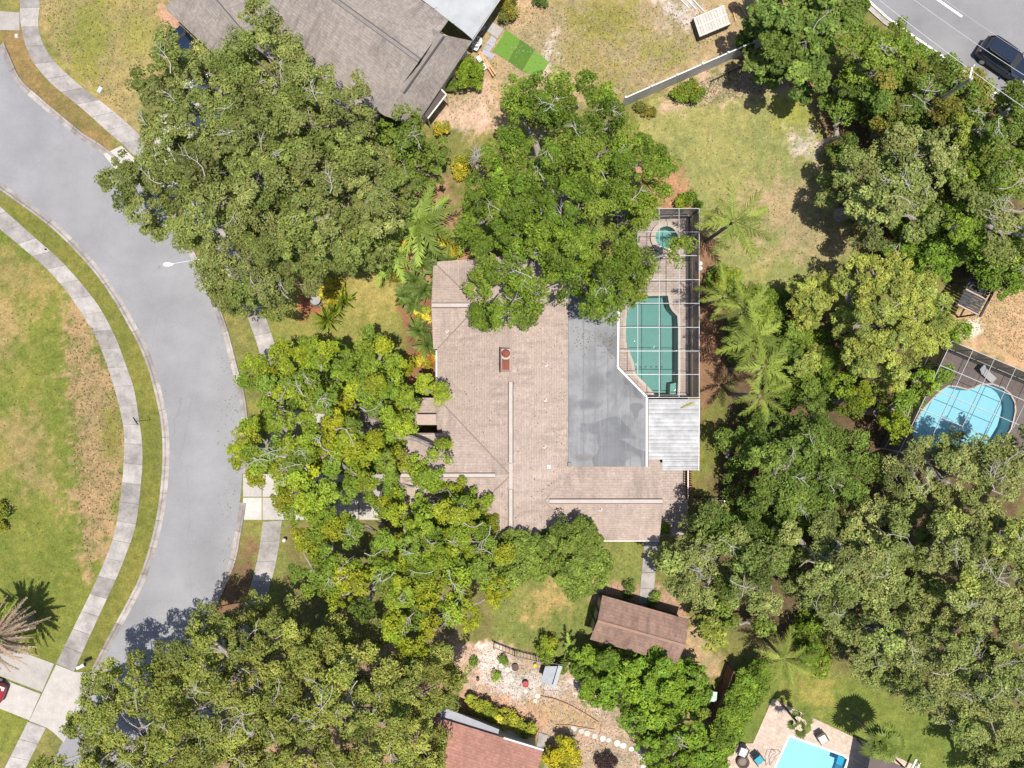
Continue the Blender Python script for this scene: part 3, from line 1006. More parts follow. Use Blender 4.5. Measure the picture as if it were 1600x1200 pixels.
# lap joints in the membrane: low welded seams
for x in (912, 930, 950, 985):
    y0 = 432 if x < 962 else 600
    a, b = P(x, y0, zf(x) + 0.012), P(x, 728, zf(x) + 0.012)
    part('seam', G().beam(a, b, 0.05, 0.02), plain('seam_grey', (0.155, 0.16, 0.168)), house)
for a, b in (((10.96, -11.66, 2.62), (5.6, -11.66, 2.62)), ((-5.62, 2.5, 2.62), (-5.62, -1.0, 2.62))):
    part('gutter', G().beam(a, b, 0.11, 0.12), M_WHITE, house)
part('roof_sump', G().box(P(890, 726, 3.42), (0.26, 0.32, 0.16)), M_BLACK, house)
# chimney with rusted cap
ch = part('chimney', G().prism(W2([(781, 544), (797, 544), (797, 580), (781, 580)], 5.4), 3.6, 5.55), plain('chimney_brown', (0.10, 0.055, 0.04)), house)
x0, y0, _ = P(781, 580, 5.6)
x1, y1, _ = P(797.5, 544, 5.6)
part('chase_cover', G().box(((x0 + x1) / 2 + 0.05, (y0 + y1) / 2, 5.60), (0.62, 1.52, 0.06)), plain('cover_buff', (0.40, 0.33, 0.28)), ch)
cx = (x0 + x1) / 2 + 0.05
part('rust_pan', G().prism([(cx - 0.27, y0 + 0.08), (cx + 0.27, y0 + 0.08), (cx + 0.27, y0 + 0.90), (cx + 0.12, y0 + 0.82), (cx - 0.12, y0 + 0.82), (cx - 0.27, y0 + 0.90)], 5.63, 5.66), M_RUST, ch)
part('flue_cap', G().lathe([(0.24, 0), (0.30, 0.05), (0.29, 0.16), (0.22, 0.20), (0.02, 0.22)], (cx, y1 - 0.37, 5.64), 20), M_RUST, ch)
part('flashing_shadow', G().box((cx - 0.42, (y0 + y1) / 2, 5.02), (0.10, 1.8, 0.10)), M_VENTLINE, ch)
# vent pipes and the white box vent
for px, py in ((853.5, 570), (852, 625), (851, 698), (939, 797), (697, 516)):
    x, y, _ = P(px, py, 4.0)
    z = 5.0 - K * abs(x + 0.09) if py < 760 else 4.02 - 0.42 * abs(y + 8.5)
    if px < 700:
        z = 4.0 - 0.42 * abs(y - 5.71)
    v = part('vent_pipe', G().lathe([(0.13, -0.08), (0.13, 0.03), (0.07, 0.06), (0.07, 0.34), (0.05, 0.35)], (x, y, z), 14), plain('vent_lead', (0.55, 0.50, 0.46)), house)
    part('opening', G().lathe([(0.045, 0.345), (0.045, 0.356)], (x, y, z), 10), M_BLACK, v)
x, y, _ = P(857.5, 729, 3.9)
part('box_vent', G().box((x, y, 5.0 - K * (x + 0.09) + 0.06), (0.27, 0.27, 0.14)), M_WHITE, house)

# ------------------------------------------------------------------ porch roof of ribbed metal
porch = thing('patio_cover', 'white ribbed metal patio roof between flat roof and wooden rail', 'patio roof', P(1050, 670, 0))
M_RIB = plain('white_metal_sheet', (0.42, 0.42, 0.425), (0.22, 0.22, 0.222), 1.3, 0.5, rnd=0.16)


def sheets(x0, x1, ya, yb, n):
    for i in range(n):
        y0, y1 = ya + (yb - ya) * i / n, ya + (yb - ya) * (i + 1) / n
        g = G()
        prof = [(0.0, 0.0), (0.14, 0.0), (0.19, 0.045), (0.29, 0.045), (0.34, 0.0), (0.62, 0.0), (0.67, 0.045), (0.77, 0.045), (0.82, 0.0), (0.995, 0.0)]
        rows = []
        for px, zz in ((x0, 2.95), (x1, 2.66)):
            rows.append([Vector(P(px, y0 + (y1 - y0) * t, zz)) + Vector((0, 0, dz)) for t, dz in prof])
        for k in range(len(prof) - 1):
            g.face([rows[0][k], rows[0][k + 1], rows[1][k + 1], rows[1][k]])
        part('roof_sheet', g, M_RIB, porch)


sheets(1013, 1092, 624, 718, 7)
sheets(1035, 1091, 718.3, 735, 1)
for px, py in ((1090, 627), (1090, 680), (1089, 732)):
    x, y, _ = P(px, py, 2.6)
    part('post', G().box((x - 0.1, y, 1.3), (0.1, 0.1, 2.58)), M_WHITE, porch)
part('fascia', G().beam(P(1092.5, 623.5, 2.62), P(1091.5, 735.5, 2.62), 0.06, 0.14), M_WHITE, porch)

# ------------------------------------------------------------------ pools, decks, cages
from mathutils.geometry import tessellate_polygon


def deck(name, outer, holes, z, mat, top=True):
    loops = [[Vector((*P(x, y)[:2], z)) for x, y in l] for l in [outer] + holes]
    flat = [p for l in loops for p in l]
    g = G()
    for t in tessellate_polygon(loops):
        q = [flat[i] for i in t]
        if (q[1] - q[0]).cross(q[2] - q[0]).z < 0:
            q = q[::-1]
        g.face(q)
    for i in range(len(outer)):
        a, b = loops[0][i], loops[0][(i + 1) % len(outer)]
        g.face([(a.x, a.y, 0), (b.x, b.y, 0), tuple(b), tuple(a)])
    return structure(name, g, mat)


deck('pool_deck', DECK1, [POOL1, SPA], 0.05, M_PAVE)
deck('neighbour_pool_deck', DECK2, [POOL2], 0.05, M_PAVE2)
deck('corner_pool_deck', DECK3, [POOL3], 0.05, M_PAVE3)


def grow(poly, d):
    q = np.array(poly, float)
    n = len(q)
    area = sum(q[i][0] * q[(i + 1) % n][1] - q[(i + 1) % n][0] * q[i][1] for i in range(n))
    s = 1 if area > 0 else -1
    out = []
    for i in range(n):
        e0, e1 = q[i] - q[i - 1], q[(i + 1) % n] - q[i]
        e0, e1 = e0 / np.linalg.norm(e0), e1 / np.linalg.norm(e1)
        m = np.array([e0[1] + e1[1], -e0[0] - e1[0]]) * s
        m /= max(np.linalg.norm(m), 1e-6)
        c = max(0.5, np.dot(m, np.array([e0[1], -e0[0]]) * s))
        out.append(q[i] + m * d / c)
    return [tuple(p) for p in out]


def ring(inner, outer, z, zi):
    g = G()
    a, b = [P(*p)[:2] for p in inner], [P(*p)[:2] for p in outer]
    n = len(a)
    for i in range(n):
        j = (i + 1) % n
        g.face([(*a[i], z), (*a[j], z), (*b[j], z), (*b[i], z)])
        g.face([(*a[j], z), (*a[i], z), (*a[i], zi), (*a[j], zi)])
        g.face([(*b[i], z), (*b[j], z), (*b[j], 0.0), (*b[i], 0.0)])
    return g


def pool(name, label, outline, depth, shell, tint, cop, zc, cat='pool', zw=-0.07, cw=4.5):
    c = np.mean(outline, axis=0)
    root = thing(name, label, cat, P(c[0], c[1], -depth))
    w = [P(*p)[:2] for p in outline]
    g = G()
    g.face([(x, y, -depth) for x, y in w])
    for i in range(len(w)):
        j = (i + 1) % len(w)
        g.face([(*w[i], -depth), (*w[j], -depth), (*w[j], zc), (*w[i], zc)])
    part('basin', g, shell, root)
    part('coping', ring(outline, grow(outline, cw), zc + 0.012, zc - 0.2), cop, root)
    part('water', G().face([(x, y, zw) for x, y in w]), make_water(name + '_water', tint), root)
    return root


M_COPE = plain('coping_stone', (0.42, 0.36, 0.30), (0.33, 0.28, 0.23), 3, 0.85)
p1 = pool('swimming_pool', 'teal freeform pool under the white framed screen cage', POOL1, 1.45, plain('plaster_green', (0.20, 0.315, 0.29), (0.16, 0.265, 0.245), 0.45), (0.70, 0.86, 0.845), M_COPE, 0.06)
for i in range(5):
    x, y, _ = P(1005.5 + i * 8.6, 572.5)
    part('floor_jet', G().lathe([(0.085, -1.44), (0.085, -1.425)], (x, y, 0), 12), M_BLACK, p1)
part('step', G().prism(W2([(1049, 600), (1058, 598), (1058, 616), (1048, 616)]), -1.3, -0.35), plain('plaster_step', (0.25, 0.37, 0.32)), p1)
sp = pool('spa', 'small round raised spa at the tree end of the pool deck', SPA, 0.9, plain('plaster_spa', (0.24, 0.38, 0.34), (0.20, 0.33, 0.30), 1.0), (0.66, 0.86, 0.84), M_COPE, 0.32, 'spa', 0.22, 7.5)
part('spill_lip', G().beam(P(1028, 384, 0.40), P(1047, 391, 0.40), 0.10, 0.10), M_WHITE, sp)
pool('swimming_pool', 'bright turquoise curved pool under the tilted cage at right', POOL2, 1.3, plain('plaster_aqua', (0.34, 0.51, 0.55), (0.31, 0.48, 0.53), 0.8), (0.76, 0.93, 0.965), M_COPE, 0.06, cw=2.2)
p3 = pool('swimming_pool', 'pale blue rectangular pool on the sand coloured deck', POOL3, 1.2, plain('plaster_sky', (0.36, 0.53, 0.62), (0.33, 0.50, 0.60), 0.8), (0.74, 0.93, 0.985), plain('coping_pale', (0.62, 0.58, 0.52)), 0.06, cw=3.4)
part('deep_step', G().prism(W2([(1312, 1182), (1322, 1187), (1318, 1199), (1308, 1195)]), -0.6, -0.20), plain('tile_teal', (0.03, 0.30, 0.42)), p3)


def cage(label, cols, rows, pt, zt, wall_u, wall_v, base, clip=None):
    """screen enclosure on a grid: pt(u,v,z) -> plan point; cols/rows are grid values"""
    root = thing('pool_cage', label, 'pool cage', base)
    N = [[Vector(pt(u, v, zt(u))) for v in rows] for u in cols]
    for j, v in enumerate(rows):
        pts = [N[i][j] for i in range(len(cols))]
        for i in range(len(cols) - 1):
            a, b = pts[i], pts[i + 1]
            if clip and clip(cols[i], cols[i + 1], v) is None:
                continue
            if clip:
                c0 = clip(cols[i], cols[i + 1], v)
                a = Vector(pt(c0, v, zt(c0))) if c0 > cols[i] else a
            part('roof_beam', G().beam(a, b, 0.042, 0.09), M_ALU, root)
    for i, u in enumerate(cols):
        for j in range(len(rows) - 1):
            if clip and (clip(u - 0.01, u, rows[j]) is None or clip(u - 0.01, u, rows[j + 1]) is None):
                continue
            part('purlin', G().beam(N[i][j] - Vector((0, 0, 0.02)), N[i][j + 1] - Vector((0, 0, 0.02)), 0.04, 0.06), M_ALU, root)
    for i in range(len(cols) - 1):
        for j in range(len(rows) - 1):
            if clip and (clip(cols[i], cols[i] + 0.02, rows[j + 1]) is None):
                continue
            q = [N[i][j], N[i + 1][j], N[i + 1][j + 1], N[i][j + 1]]
            part('screen_panel', G().face([p + Vector((0, 0, 0.02)) for p in q]), M_SCREEN, root)

    def wall(line):
        for k, p in enumerate(line):
            part('post', G().beam((p.x, p.y, 0.0), (p.x, p.y, p.z), 0.075, 0.075), M_ALU, root)
            if k:
                o = line[k - 1]
                for z in (0.06, 1.0):
                    part('rail', G().beam((o.x, o.y, z), (p.x, p.y, z), 0.05, 0.06), M_ALU if z > 0.5 else M_BLACK, root)
                part('screen_panel', G().face([(o.x, o.y, 0.05), (p.x, p.y, 0.05), tuple(p), tuple(o)]), M_SCREENW, root)
                part('kick_plate', G().beam((o.x, o.y, 0.22), (p.x, p.y, 0.22), 0.02, 0.36), plain('kick_plate', (0.12, 0.11, 0.11)), root)
    for i in wall_u:
        wall(N[i])
    for j in wall_v:
        wall([N[i][j] for i in range(len(cols))])
    return root


def left_edge(v):
    return 965.0 if v <= 575 else 965 + (v - 575) * 0.97


def clip1(u0, u1, v):
    e = left_edge(v)
    if e >= u1 - 0.5 and u1 > 966:
        return None
    return max(u0, e)


cage('white framed flat screen cage over the teal pool', [965, 996.5, 1030, 1061, 1092.5], [326, 362.5, 399.5, 437, 474, 511.5, 548.5, 585, 621], lambda u, v, z: P(u, v, z),
     lambda u: 3.05 + 0.35 * (1 - abs(u - 1030) / 64), [4], [0], P(1030, 470, 0), clip1)


def pt2(u, v, z):
    return P(1487 + 33.4 * u - 16.3 * v, 533 + 14 * u + 34.5 * v, z)


cage('white framed screen cage set at an angle over the turquoise pool', [0, 1, 2, 3, 4, 5], [0, 1.1, 2.1, 3.05, 4.0, 5.0], pt2, lambda u: 3.1, [0], [0], P(1520, 620, 0))

# ------------------------------------------------------------------ neighbour houses
nb = thing('house', 'grey shingle roofed house set at an angle beyond the fence', 'house', P(560, 60, 0))


def XY(px, py, z):
    return P(px, py, z)[:2]


slope('roof_slope', [P(400, -89, 5.2), P(655, 95, 5.2), P(577, 203, 2.7), P(322, 19, 2.7)], M_ROOF2, nb)
slope('roof_slope', [P(400, -89, 5.2), P(655, 95, 5.2), P(701, 31, 3.5), P(446, -153, 3.5)], M_ROOF2, nb)
slope('roof_slope', [P(691, 54, 4.5), P(601, 181, 4.5), P(650, 196, 2.7), P(738, 64, 2.7)], M_ROOF2, nb)
slope('roof_slope', [P(691, 54, 4.5), P(601, 181, 4.5), P(540, 140, 2.7), P(630, 10, 2.7)], M_ROOF2, nb)
slope('roof_slope', [P(300, -40, 4.4), P(385, 60, 4.4), P(345, 95, 2.7), P(257, 12, 2.7)], M_ROOF2, nb)
slope('roof_slope', [P(300, -40, 4.4), P(385, 60, 4.4), P(430, 10, 3.0), P(345, -90, 3.0)], M_ROOF2, nb)
slope('flat_roof', [P(600, -46, 3.35), P(724, 49, 3.35), P(738, 61, 2.95), P(800, -30, 2.95), P(700, -100, 3.0)], plain('neighbour_flat_roof', (0.34, 0.345, 0.35), (0.25, 0.255, 0.26), 0.8, 0.6), nb)
for a, b in (((400, -89, 5.2), (655, 95, 5.2)), ((691, 54, 4.5), (628, 143, 4.5)), ((300, -40, 4.4), (385, 60, 4.4))):
    ridge('ridge_cap', P(*a), P(*b), 0.25, plain('ridge_grey', (0.20, 0.175, 0.16), (0.14, 0.12, 0.11), 2), nb, 0.05)
    pa, pb = Vector(P(*a)), Vector(P(*b))
    dd = (pb - pa).normalized()
    of = Vector((-dd.y, dd.x, 0)) * 0.17
    part('ridge_shadow_line', G().beam(pa + of - Vector((0, 0, 0.02)), pb + of - Vector((0, 0, 0.02)), 0.09, 0.05), M_VENTLINE, nb)  # dark strip paints a shadow line along one side of the ridge
part('wall', G().prism([XY(405, -70, 2.7), XY(640, 95, 2.7), XY(575, 190, 2.7), XY(335, 20, 2.7)], 0, 2.66), M_STUCCO, nb)
part('wall', G().prism([XY(660, 40, 2.7), XY(728, 66, 2.7), XY(648, 186, 2.7), XY(590, 150, 2.7)], 0, 2.64), M_STUCCO, nb)
part('wall', G().prism([XY(280, 15, 2.7), XY(320, -30, 2.7), XY(380, 40, 2.7), XY(350, 80, 2.7)], 0, 2.62), M_STUCCO, nb)
part('gutter', G().beam(P(738, 63, 2.66), P(801, -31, 2.9), 0.1, 0.12), M_WHITE, nb)
for k in range(4):      # pan joints of the flat roof
    t = (k + 0.5) / 4
    a, b = P(600 + 124 * t, -46 + 95 * t, 3.365), P(700 + (738 - 700) * t, -100 + 161 * t, 3.0)
    part('seam', G().beam(a, b, 0.04, 0.03), plain('seam_dark', (0.16, 0.16, 0.17)), nb)
# lean-to screen room at its south corner
part('lean_to_roof', G().prism([XY(688, 139, 2.3), XY(697, 148, 2.3), XY(668, 185, 2.3), XY(659, 177, 2.3)], 2.2, 2.26), plain('lean_to_brown', (0.075, 0.06, 0.052)), nb)
part('lean_to_rim', G().beam(P(697.5, 148, 2.28), P(668.5, 185.5, 2.28), 0.09, 0.12), M_CREAM, nb)
part('lean_to_rim', G().beam(P(688, 138.5, 2.28), P(697.5, 148, 2.28), 0.09, 0.12), M_CREAM, nb)
part('lean_to_post', G().box((*XY(668, 184, 2.2), 1.1), (0.08, 0.08, 2.2)), M_CREAM, nb)
part('lean_to_post', G().box((*XY(697, 148, 2.2), 1.1), (0.08, 0.08, 2.2)), M_CREAM, nb)
part('white_vent', G().lathe([(0.10, -0.1), (0.10, 0.12), (0.06, 0.16)], P(549, 91, 3.95), 12), M_WHITE, nb)

sb = thing('house', 'red brown shingle roofed house behind the gravel garden', 'house', P(760, 1200, 0))
slope('roof_slope', [P(683, 1121, 2.7), P(849, 1172, 2.7), P(822, 1262, 4.6), P(656, 1211, 4.6)], M_ROOF3, sb)
slope('roof_slope', [P(822, 1262, 4.6), P(656, 1211, 4.6), P(635, 1300, 2.7), P(801, 1352, 2.7)], M_ROOF3, sb)
part('wall', G().prism([XY(690, 1132, 2.7), XY(838, 1178, 2.7), XY(795, 1335, 2.7), XY(645, 1290, 2.7)], 0, 2.64), M_STUCCO, sb)
part('gutter', G().beam(P(787, 1152.5, 2.68), P(849.5, 1171.5, 2.68), 0.12, 0.12), M_WHITE, sb)
part('patio_slab_roof', G().prism([XY(684, 1110, 2.4), XY(700, 1108, 2.4), XY(780, 1140, 2.4), XY(778, 1149, 2.4), XY(688, 1122, 2.4)], 2.3, 2.4), plain('patio_grey', (0.27, 0.27, 0.29), (0.21, 0.21, 0.23), 1), sb)
part('step', G().prism(W2([(842, 1143), (856, 1148), (848, 1172), (838, 1168)]), 0, 0.12), M_CONC, sb)

# ------------------------------------------------------------------ garden shed
shed = thing('shed', 'brown shingle roofed shed at the end of the concrete walk', 'shed', P(1000, 980, 0))
ra, rb = XY(934, 974, 3.15), XY(1072.5, 1009, 3.15)
ra, rb = XY(933.5, 970, 3.15), XY(1071, 1009, 3.15)
gable(shed, ra, rb, 1.72, 3.15, 2.35, M_ROOF4, plain('shed_green', (0.060, 0.066, 0.055), (0.045, 0.05, 0.042), 3, 0.8), ends=0.18, wname='wall')
dv = (Vector((*rb, 0)) - Vector((*ra, 0))).normalized()
nv = Vector((-dv.y, dv.x, 0))
for k in (-1, 0, 1):
    c = Vector((*ra, 0)) + dv * 0.14 + nv * (k * 0.86)
    fr = part('window', G().beam(c - nv * 0.36 + Vector((0, 0, 1.25)), c + nv * 0.36 + Vector((0, 0, 1.25)), 0.06, 1.5), plain('shed_trim', (0.10, 0.10, 0.085)), shed)
    part('pane', G().beam(c - nv * 0.29 - dv * 0.035 + Vector((0, 0, 1.25)), c + nv * 0.29 - dv * 0.035 + Vector((0, 0, 1.25)), 0.02, 1.36), plain('shed_pane', (0.24, 0.23, 0.17), (0.18, 0.18, 0.13), 2, 0.3), fr)
part('ridge_cap', G().beam((*ra, 3.17), (*rb, 3.17), 0.2, 0.05), plain('shed_ridge', (0.26, 0.15, 0.10), (0.20, 0.12, 0.085), 2), shed)
part('door', G().beam(Vector((*ra, 1.0)) + dv * 3.4 + nv * 1.29, Vector((*ra, 1.0)) + dv * 4.6 + nv * 1.29, 0.05, 1.9), plain('shed_door', (0.11, 0.12, 0.14)), shed)
part('ramp', G().prism(W2([(990, 942), (1012, 948), (1010, 958), (988, 952)]), 0, 0.12), plain('ramp_grey', (0.22, 0.24, 0.27)), shed)

# ------------------------------------------------------------------ fences
def fence(name, label, pts, h, panel, mat, post_mat, step=42, ph=0.12, top=None, boards=0, gapz=0.05, pw=0.12):
    root = thing(name, label, 'fence', P(*pts[0]))
    line, L = resample(pts, max(2, int(round(sum(math.dist(pts[i], pts[i + 1]) for i in range(len(pts) - 1)) / step)) + 1))
    W = [Vector(P(*p)) for p in line]
    for i, w in enumerate(W):
        po = part('post', G().box((w.x, w.y, (h + ph) / 2), (pw, pw, h + ph)), post_mat, root)
        part('post_cap', G().box((w.x, w.y, h + ph + 0.02), (pw + 0.03, pw + 0.03, 0.04)), top or post_mat, po)
        if i:
            o = W[i - 1]
            d = (w - o).normalized()
            a, b = o + d * pw / 2, w - d * pw / 2
            if panel == 'solid':
                part('panel', G().beam(a + Vector((0, 0, h / 2)), b + Vector((0, 0, h / 2)), 0.05, h - gapz * 2), mat, root)
                part('top_rail', G().beam(a + Vector((0, 0, h)), b + Vector((0, 0, h)), 0.09, 0.09), top or mat, root)
            elif panel == 'boards':
                n = boards
                for k in range(n):
                    c = a + (b - a) * (k + 0.5) / n
                    e = d * ((b - a).length / n * 0.47)
                    part('board', G().beam(c - e + Vector((0, 0, h / 2)), c + e + Vector((0, 0, h / 2)), 0.03, h * random.uniform(0.97, 1.0)), mat, root)
                part('rail', G().beam(a + Vector((0.05, 0, h * 0.7)), b + Vector((0.05, 0, h * 0.7)), 0.05, 0.09), mat, root)
            else:
                for z in (0.12, h):
                    part('rail', G().beam(a + Vector((0, 0, z)), b + Vector((0, 0, z)), 0.05, 0.05), mat, root)
                n = max(3, int((b - a).length / 0.24))
                for k in range(n):
                    c = a + (b - a) * (k + 0.5) / n
                    part('picket', G().beam((c.x, c.y, 0.12), (c.x, c.y, h), 0.03, 0.03), mat, root)
    return root


fence('privacy_fence', 'grey white panel fence between the two back yards', [(972, 167), (1190, 72), (1204, 66)], 1.8, 'solid', M_GREYWALL, M_WHITE, 41, top=M_WHITE)
fence('picket_fence', 'low black metal fence along the gravel garden', [(772, 1003), (810, 1018), (848, 1026), (905, 1032)], 1.2, 'pickets', M_BLACK, M_BLACK, 38, pw=0.07)
fence('board_fence', 'brown wooden fence between the bin and the hedge', [(1136, 1036), (1126, 1066), (1112, 1100)], 1.7, 'boards', M_WOOD, M_WOOD, 33, boards=9)
fence('wire_fence', 'thin dark fence running into the dark trees', [(1079, 776), (1150, 780), (1215, 784)], 1.2, 'pickets', M_BLACK, M_STEEL, 42, pw=0.06)
rail = thing('wooden_rail', 'red brown slatted rail at the edge of the side patio', 'rail', P(1074, 757))
for i in range(12):
    x, y, _ = P(1073.5, 735 + i * 3.7)
    part('slat', G().box((x, y, 0.55), (0.30, 0.07, 1.1)), plain('rail_red', (0.22, 0.085, 0.045), (0.15, 0.06, 0.035), 4, rnd=0.3), rail)
part('top_rail', G().beam(P(1075, 733, 1.14), P(1075, 779, 1.14), 0.08, 0.05), M_CREAM, rail)

# ------------------------------------------------------------------ dark pergola at right
pg = thing('pergola', 'black slatted pergola with pale beams beside the sandy yard', 'pergola', P(1515, 450))
A0, A1, A2, A3 = Vector(P(1495, 476, 2.4)), Vector(P(1527, 492, 2.4)), Vector(P(1554, 441, 2.4)), Vector(P(1512, 402, 2.4))
A3 = A0 + (A2 - A1)
for i in range(15):
    t = (i + 0.5) / 15
    a, b = A0 + (A3 - A0) * t * 1.25, A1 + (A2 - A1) * t * 1.25
    part('slat', G().beam(a, b, 0.19, 0.04), plain('black_slat', (0.028, 0.028, 0.034), (0.018, 0.018, 0.022), 5, 0.5, rnd=0.4), pg)
for t in (0.0, 0.47, 0.98):
    part('beam', G().beam(A0 + (A3 - A0) * t + Vector((0, 0, 0.07)), A1 + (A2 - A1) * t + Vector((0, 0, 0.07)), 0.10, 0.10), plain('beam_tan', (0.42, 0.30, 0.24)), pg)
for q in (0.02, 0.42, 0.8):
    for aa, bb in ((A0, A3), (A1, A2)):
        c = aa + (bb - aa) * q
        part('post', G().box((c.x, c.y, 1.18), (0.12, 0.12, 2.36)), M_BLACK, pg)
part('side_rail', G().beam(A1 + Vector((0.4, -0.1, -0.3)), A2 + Vector((0.4, -0.1, -0.3)), 0.14, 0.14), M_BLACK, pg)

# ------------------------------------------------------------------ vehicles
def loft(stations, n=20):
    """stations: (x, halfwidth, z0, z1, power) -> rounded sections along x"""
    g = G()
    rows = []
    for x, w, z0, z1, p in stations:
        row = []
        for k in range(n):
            a = 2 * math.pi * (k + 0.5) / n
            c, s = math.cos(a), math.sin(a)
            row.append((x, w * math.copysign(abs(c) ** p, c), (z0 + z1) / 2 + (z1 - z0) / 2 * math.copysign(abs(s) ** p, s)))
        rows.append(row)
    for i in range(len(rows) - 1):
        for k in range(n):
            j = (k + 1) % n
            g.face([rows[i][k], rows[i][j], rows[i + 1][j], rows[i + 1][k]])
    g.face(rows[0][::-1])
    g.face(rows[-1])
    return g


CAR = {}


def car(label, loc, heading, paint, suv=True):
    root = thing('parked_car' if not suv else 'car', label, 'car', loc)
    root.rotation_euler = (0, 0, heading)
    root.scale = (0.95, 0.93, 0.95)
    WLOC[root] = Vector((0, 0, 0))
    L = 2.35
    hz = 1.66 if suv else 1.44
    b = part('body', loft([(-L, 0.62, 0.42, 0.86, 0.5), (-L + 0.08, 0.84, 0.32, 0.98, 0.42), (-1.6, 0.93, 0.26, 1.02, 0.36), (-0.4, 0.95, 0.24, 1.00, 0.34), (0.8, 0.95, 0.24, 0.99, 0.34), (1.5, 0.93, 0.26, 0.95, 0.36), (2.0, 0.86, 0.28, 0.84, 0.42), (L - 0.08, 0.74, 0.34, 0.74, 0.5), (L, 0.55, 0.42, 0.64, 0.6)]), paint, root, True)
    rear, front_ = (-2.15, 0.95) if suv else (-1.75, 0.9)
    rr, rf = (-1.95, 0.15) if suv else (-1.1, 0.1)
    lo, hi = 0.84, 0.62
    z0, z1 = 0.96, hz - 0.05

    def q(xb, yb, xt, yt, xb2, yb2, xt2, yt2):
        return [(xb, yb, z0), (xb2, yb2, z0), (xt2, yt2, z1), (xt, yt, z1)]
    gl = M_GLASS
    part('windshield', G().face(q(front_, -lo, rf, -hi, front_, lo, rf, hi)), gl, root)
    part('rear_window', G().face(q(rear, -lo, rr, -hi, rear, lo, rr, hi)), gl, root)
    for s in (-1, 1):
        part('side_window', G().face(q(rear, lo * s, rr, hi * s, front_, lo * s, rf, hi * s)), gl, root)
        part('pillar', G().beam((front_, lo * s, z0), (rf, hi * s, z1), 0.09, 0.06), paint, root)
        part('pillar', G().beam((rear, lo * s, z0), (rr, hi * s, z1), 0.16, 0.08), paint, root)
        part('pillar', G().beam((-0.55, lo * s + 0.005 * s, z0), (-0.55, hi * s + 0.005 * s, z1), 0.09, 0.03), paint, root)
        part('mirror', G().box((0.72, s * 1.02, 1.0), (0.16, 0.22, 0.15)), paint, root)
        part('headlight', G().box((L - 0.24, s * 0.60, 0.74), (0.34, 0.30, 0.10)), plain('lamp_clear', (0.7, 0.72, 0.74), None, 3, 0.1), root)
        part('tail_light', G().box((-L + 0.06, s * 0.70, 0.86), (0.10, 0.18, 0.14)), plain('lamp_red', (0.12, 0.008, 0.008), None, 3, 0.2), root)
        if suv:
            part('roof_rail', G().beam((-1.7, s * 0.56, hz + 0.05), (0.0, s * 0.56, hz + 0.05), 0.04, 0.04), M_BLACK, root)
    part('roof', loft([(rr - 0.06, hi * 0.86, z1 - 0.04, hz - 0.02, 0.4), (rr + 0.14, hi + 0.05, z1 - 0.04, hz + 0.01, 0.4), ((rr + rf) / 2, hi + 0.07, z1 - 0.04, hz + 0.03, 0.4), (rf - 0.14, hi + 0.05, z1 - 0.04, hz, 0.4), (rf + 0.06, hi * 0.86, z1 - 0.04, hz - 0.03, 0.4)]), paint, root, True)
    for x in (-1.42, 1.45):
        for s in (-1, 1):
            wh = part('wheel', G().tube([(x, s * 0.72, 0.34), (x, s * 0.95, 0.34)], 0.34, 18), M_RUBBER, root)
            part('rim', G().tube([(x, s * 0.94, 0.34), (x, s * 0.965, 0.34)], 0.21, 14), M_STEEL, wh)
    part('number_plate', G().box((-L - 0.005, 0, 0.66), (0.02, 0.34, 0.16)), M_WHITE, root)
    return root


def paint(name, c):
    m = plain(name, c, tuple(x * 0.95 for x in c), 2, 0.18, spec=0.6)
    return m


HEAD = -math.atan2(26, 38)
car('dark navy car with roof rails driving on the main road', P(1562, 101, 0), HEAD, paint('paint_navy', (0.012, 0.018, 0.034)))
car('blue car parked half under the large oak near the grey house', P(305, 92, 0), R(-52), paint('paint_blue', (0.010, 0.018, 0.040)), False)
car('white car parked under the large oak in the neighbour driveway', P(328, 152, 0), R(-52), paint('paint_white', (0.42, 0.43, 0.45)), False)
car('red car at the left edge on the corner driveway', P(-28, 1066, 0), R(-21), paint('paint_red', (0.24, 0.012, 0.018)), False)

# ------------------------------------------------------------------ poles, lamps, wires
lamp = thing('street_lamp', 'street lamp with a white cobra head over the curved street', 'street lamp', P(330, 404, 0))
lamp.location = P(338, 403, 7.6)[:2] + (0,)
WLOC[lamp] = Vector(lamp.location)
hx, hy, hz_ = P(264, 413.5, 7.7)
bx_, by_, _ = lamp.location
part('pole', G().tube([(bx_, by_, 0), (bx_, by_, 7.2), (bx_ - 0.15, by_ - 0.02, 7.5)], [0.11, 0.08, 0.06], 10), M_STEEL, lamp)
part('arm', G().tube([(bx_ - 0.1, by_, 7.45), (bx_ - 1.2, by_ - 0.14, 7.75), (hx + 0.3, hy + 0.05, 7.8)], 0.035, 8), M_STEEL, lamp)
hd = part('lamp_head', loft([(-0.34, 0.07, -0.05, 0.03, 0.8), (-0.2, 0.155, -0.07, 0.06, 0.8), (0.05, 0.17, -0.07, 0.08, 0.8), (0.26, 0.09, -0.05, 0.05, 0.8), (0.36, 0.05, -0.03, 0.03, 0.9)]), M_WHITE, None, True)
hd.parent = lamp
hd.location = Vector((hx, hy, 7.8)) - WLOC[lamp]
WLOC[hd] = WLOC[lamp]
part('photocell', G().lathe([(0.05, 0.07), (0.05, 0.14), (0.03, 0.16)], (hx + 0.05, hy, 7.8), 10), M_BLACK, hd)
sg = thing('sign_post', 'thin dark sign post seen from its edge on the street verge', 'sign', P(235, 656))
x, y, _ = P(235, 656)
part('post', G().tube([(x, y, 0), (x, y, 2.25)], 0.022, 8), M_BLACK, sg)
part('sign_plate', G().beam((x - 0.18, y + 0.30, 2.2), (x + 0.16, y - 0.24, 2.2), 0.012, 0.18), M_BLACK, sg)

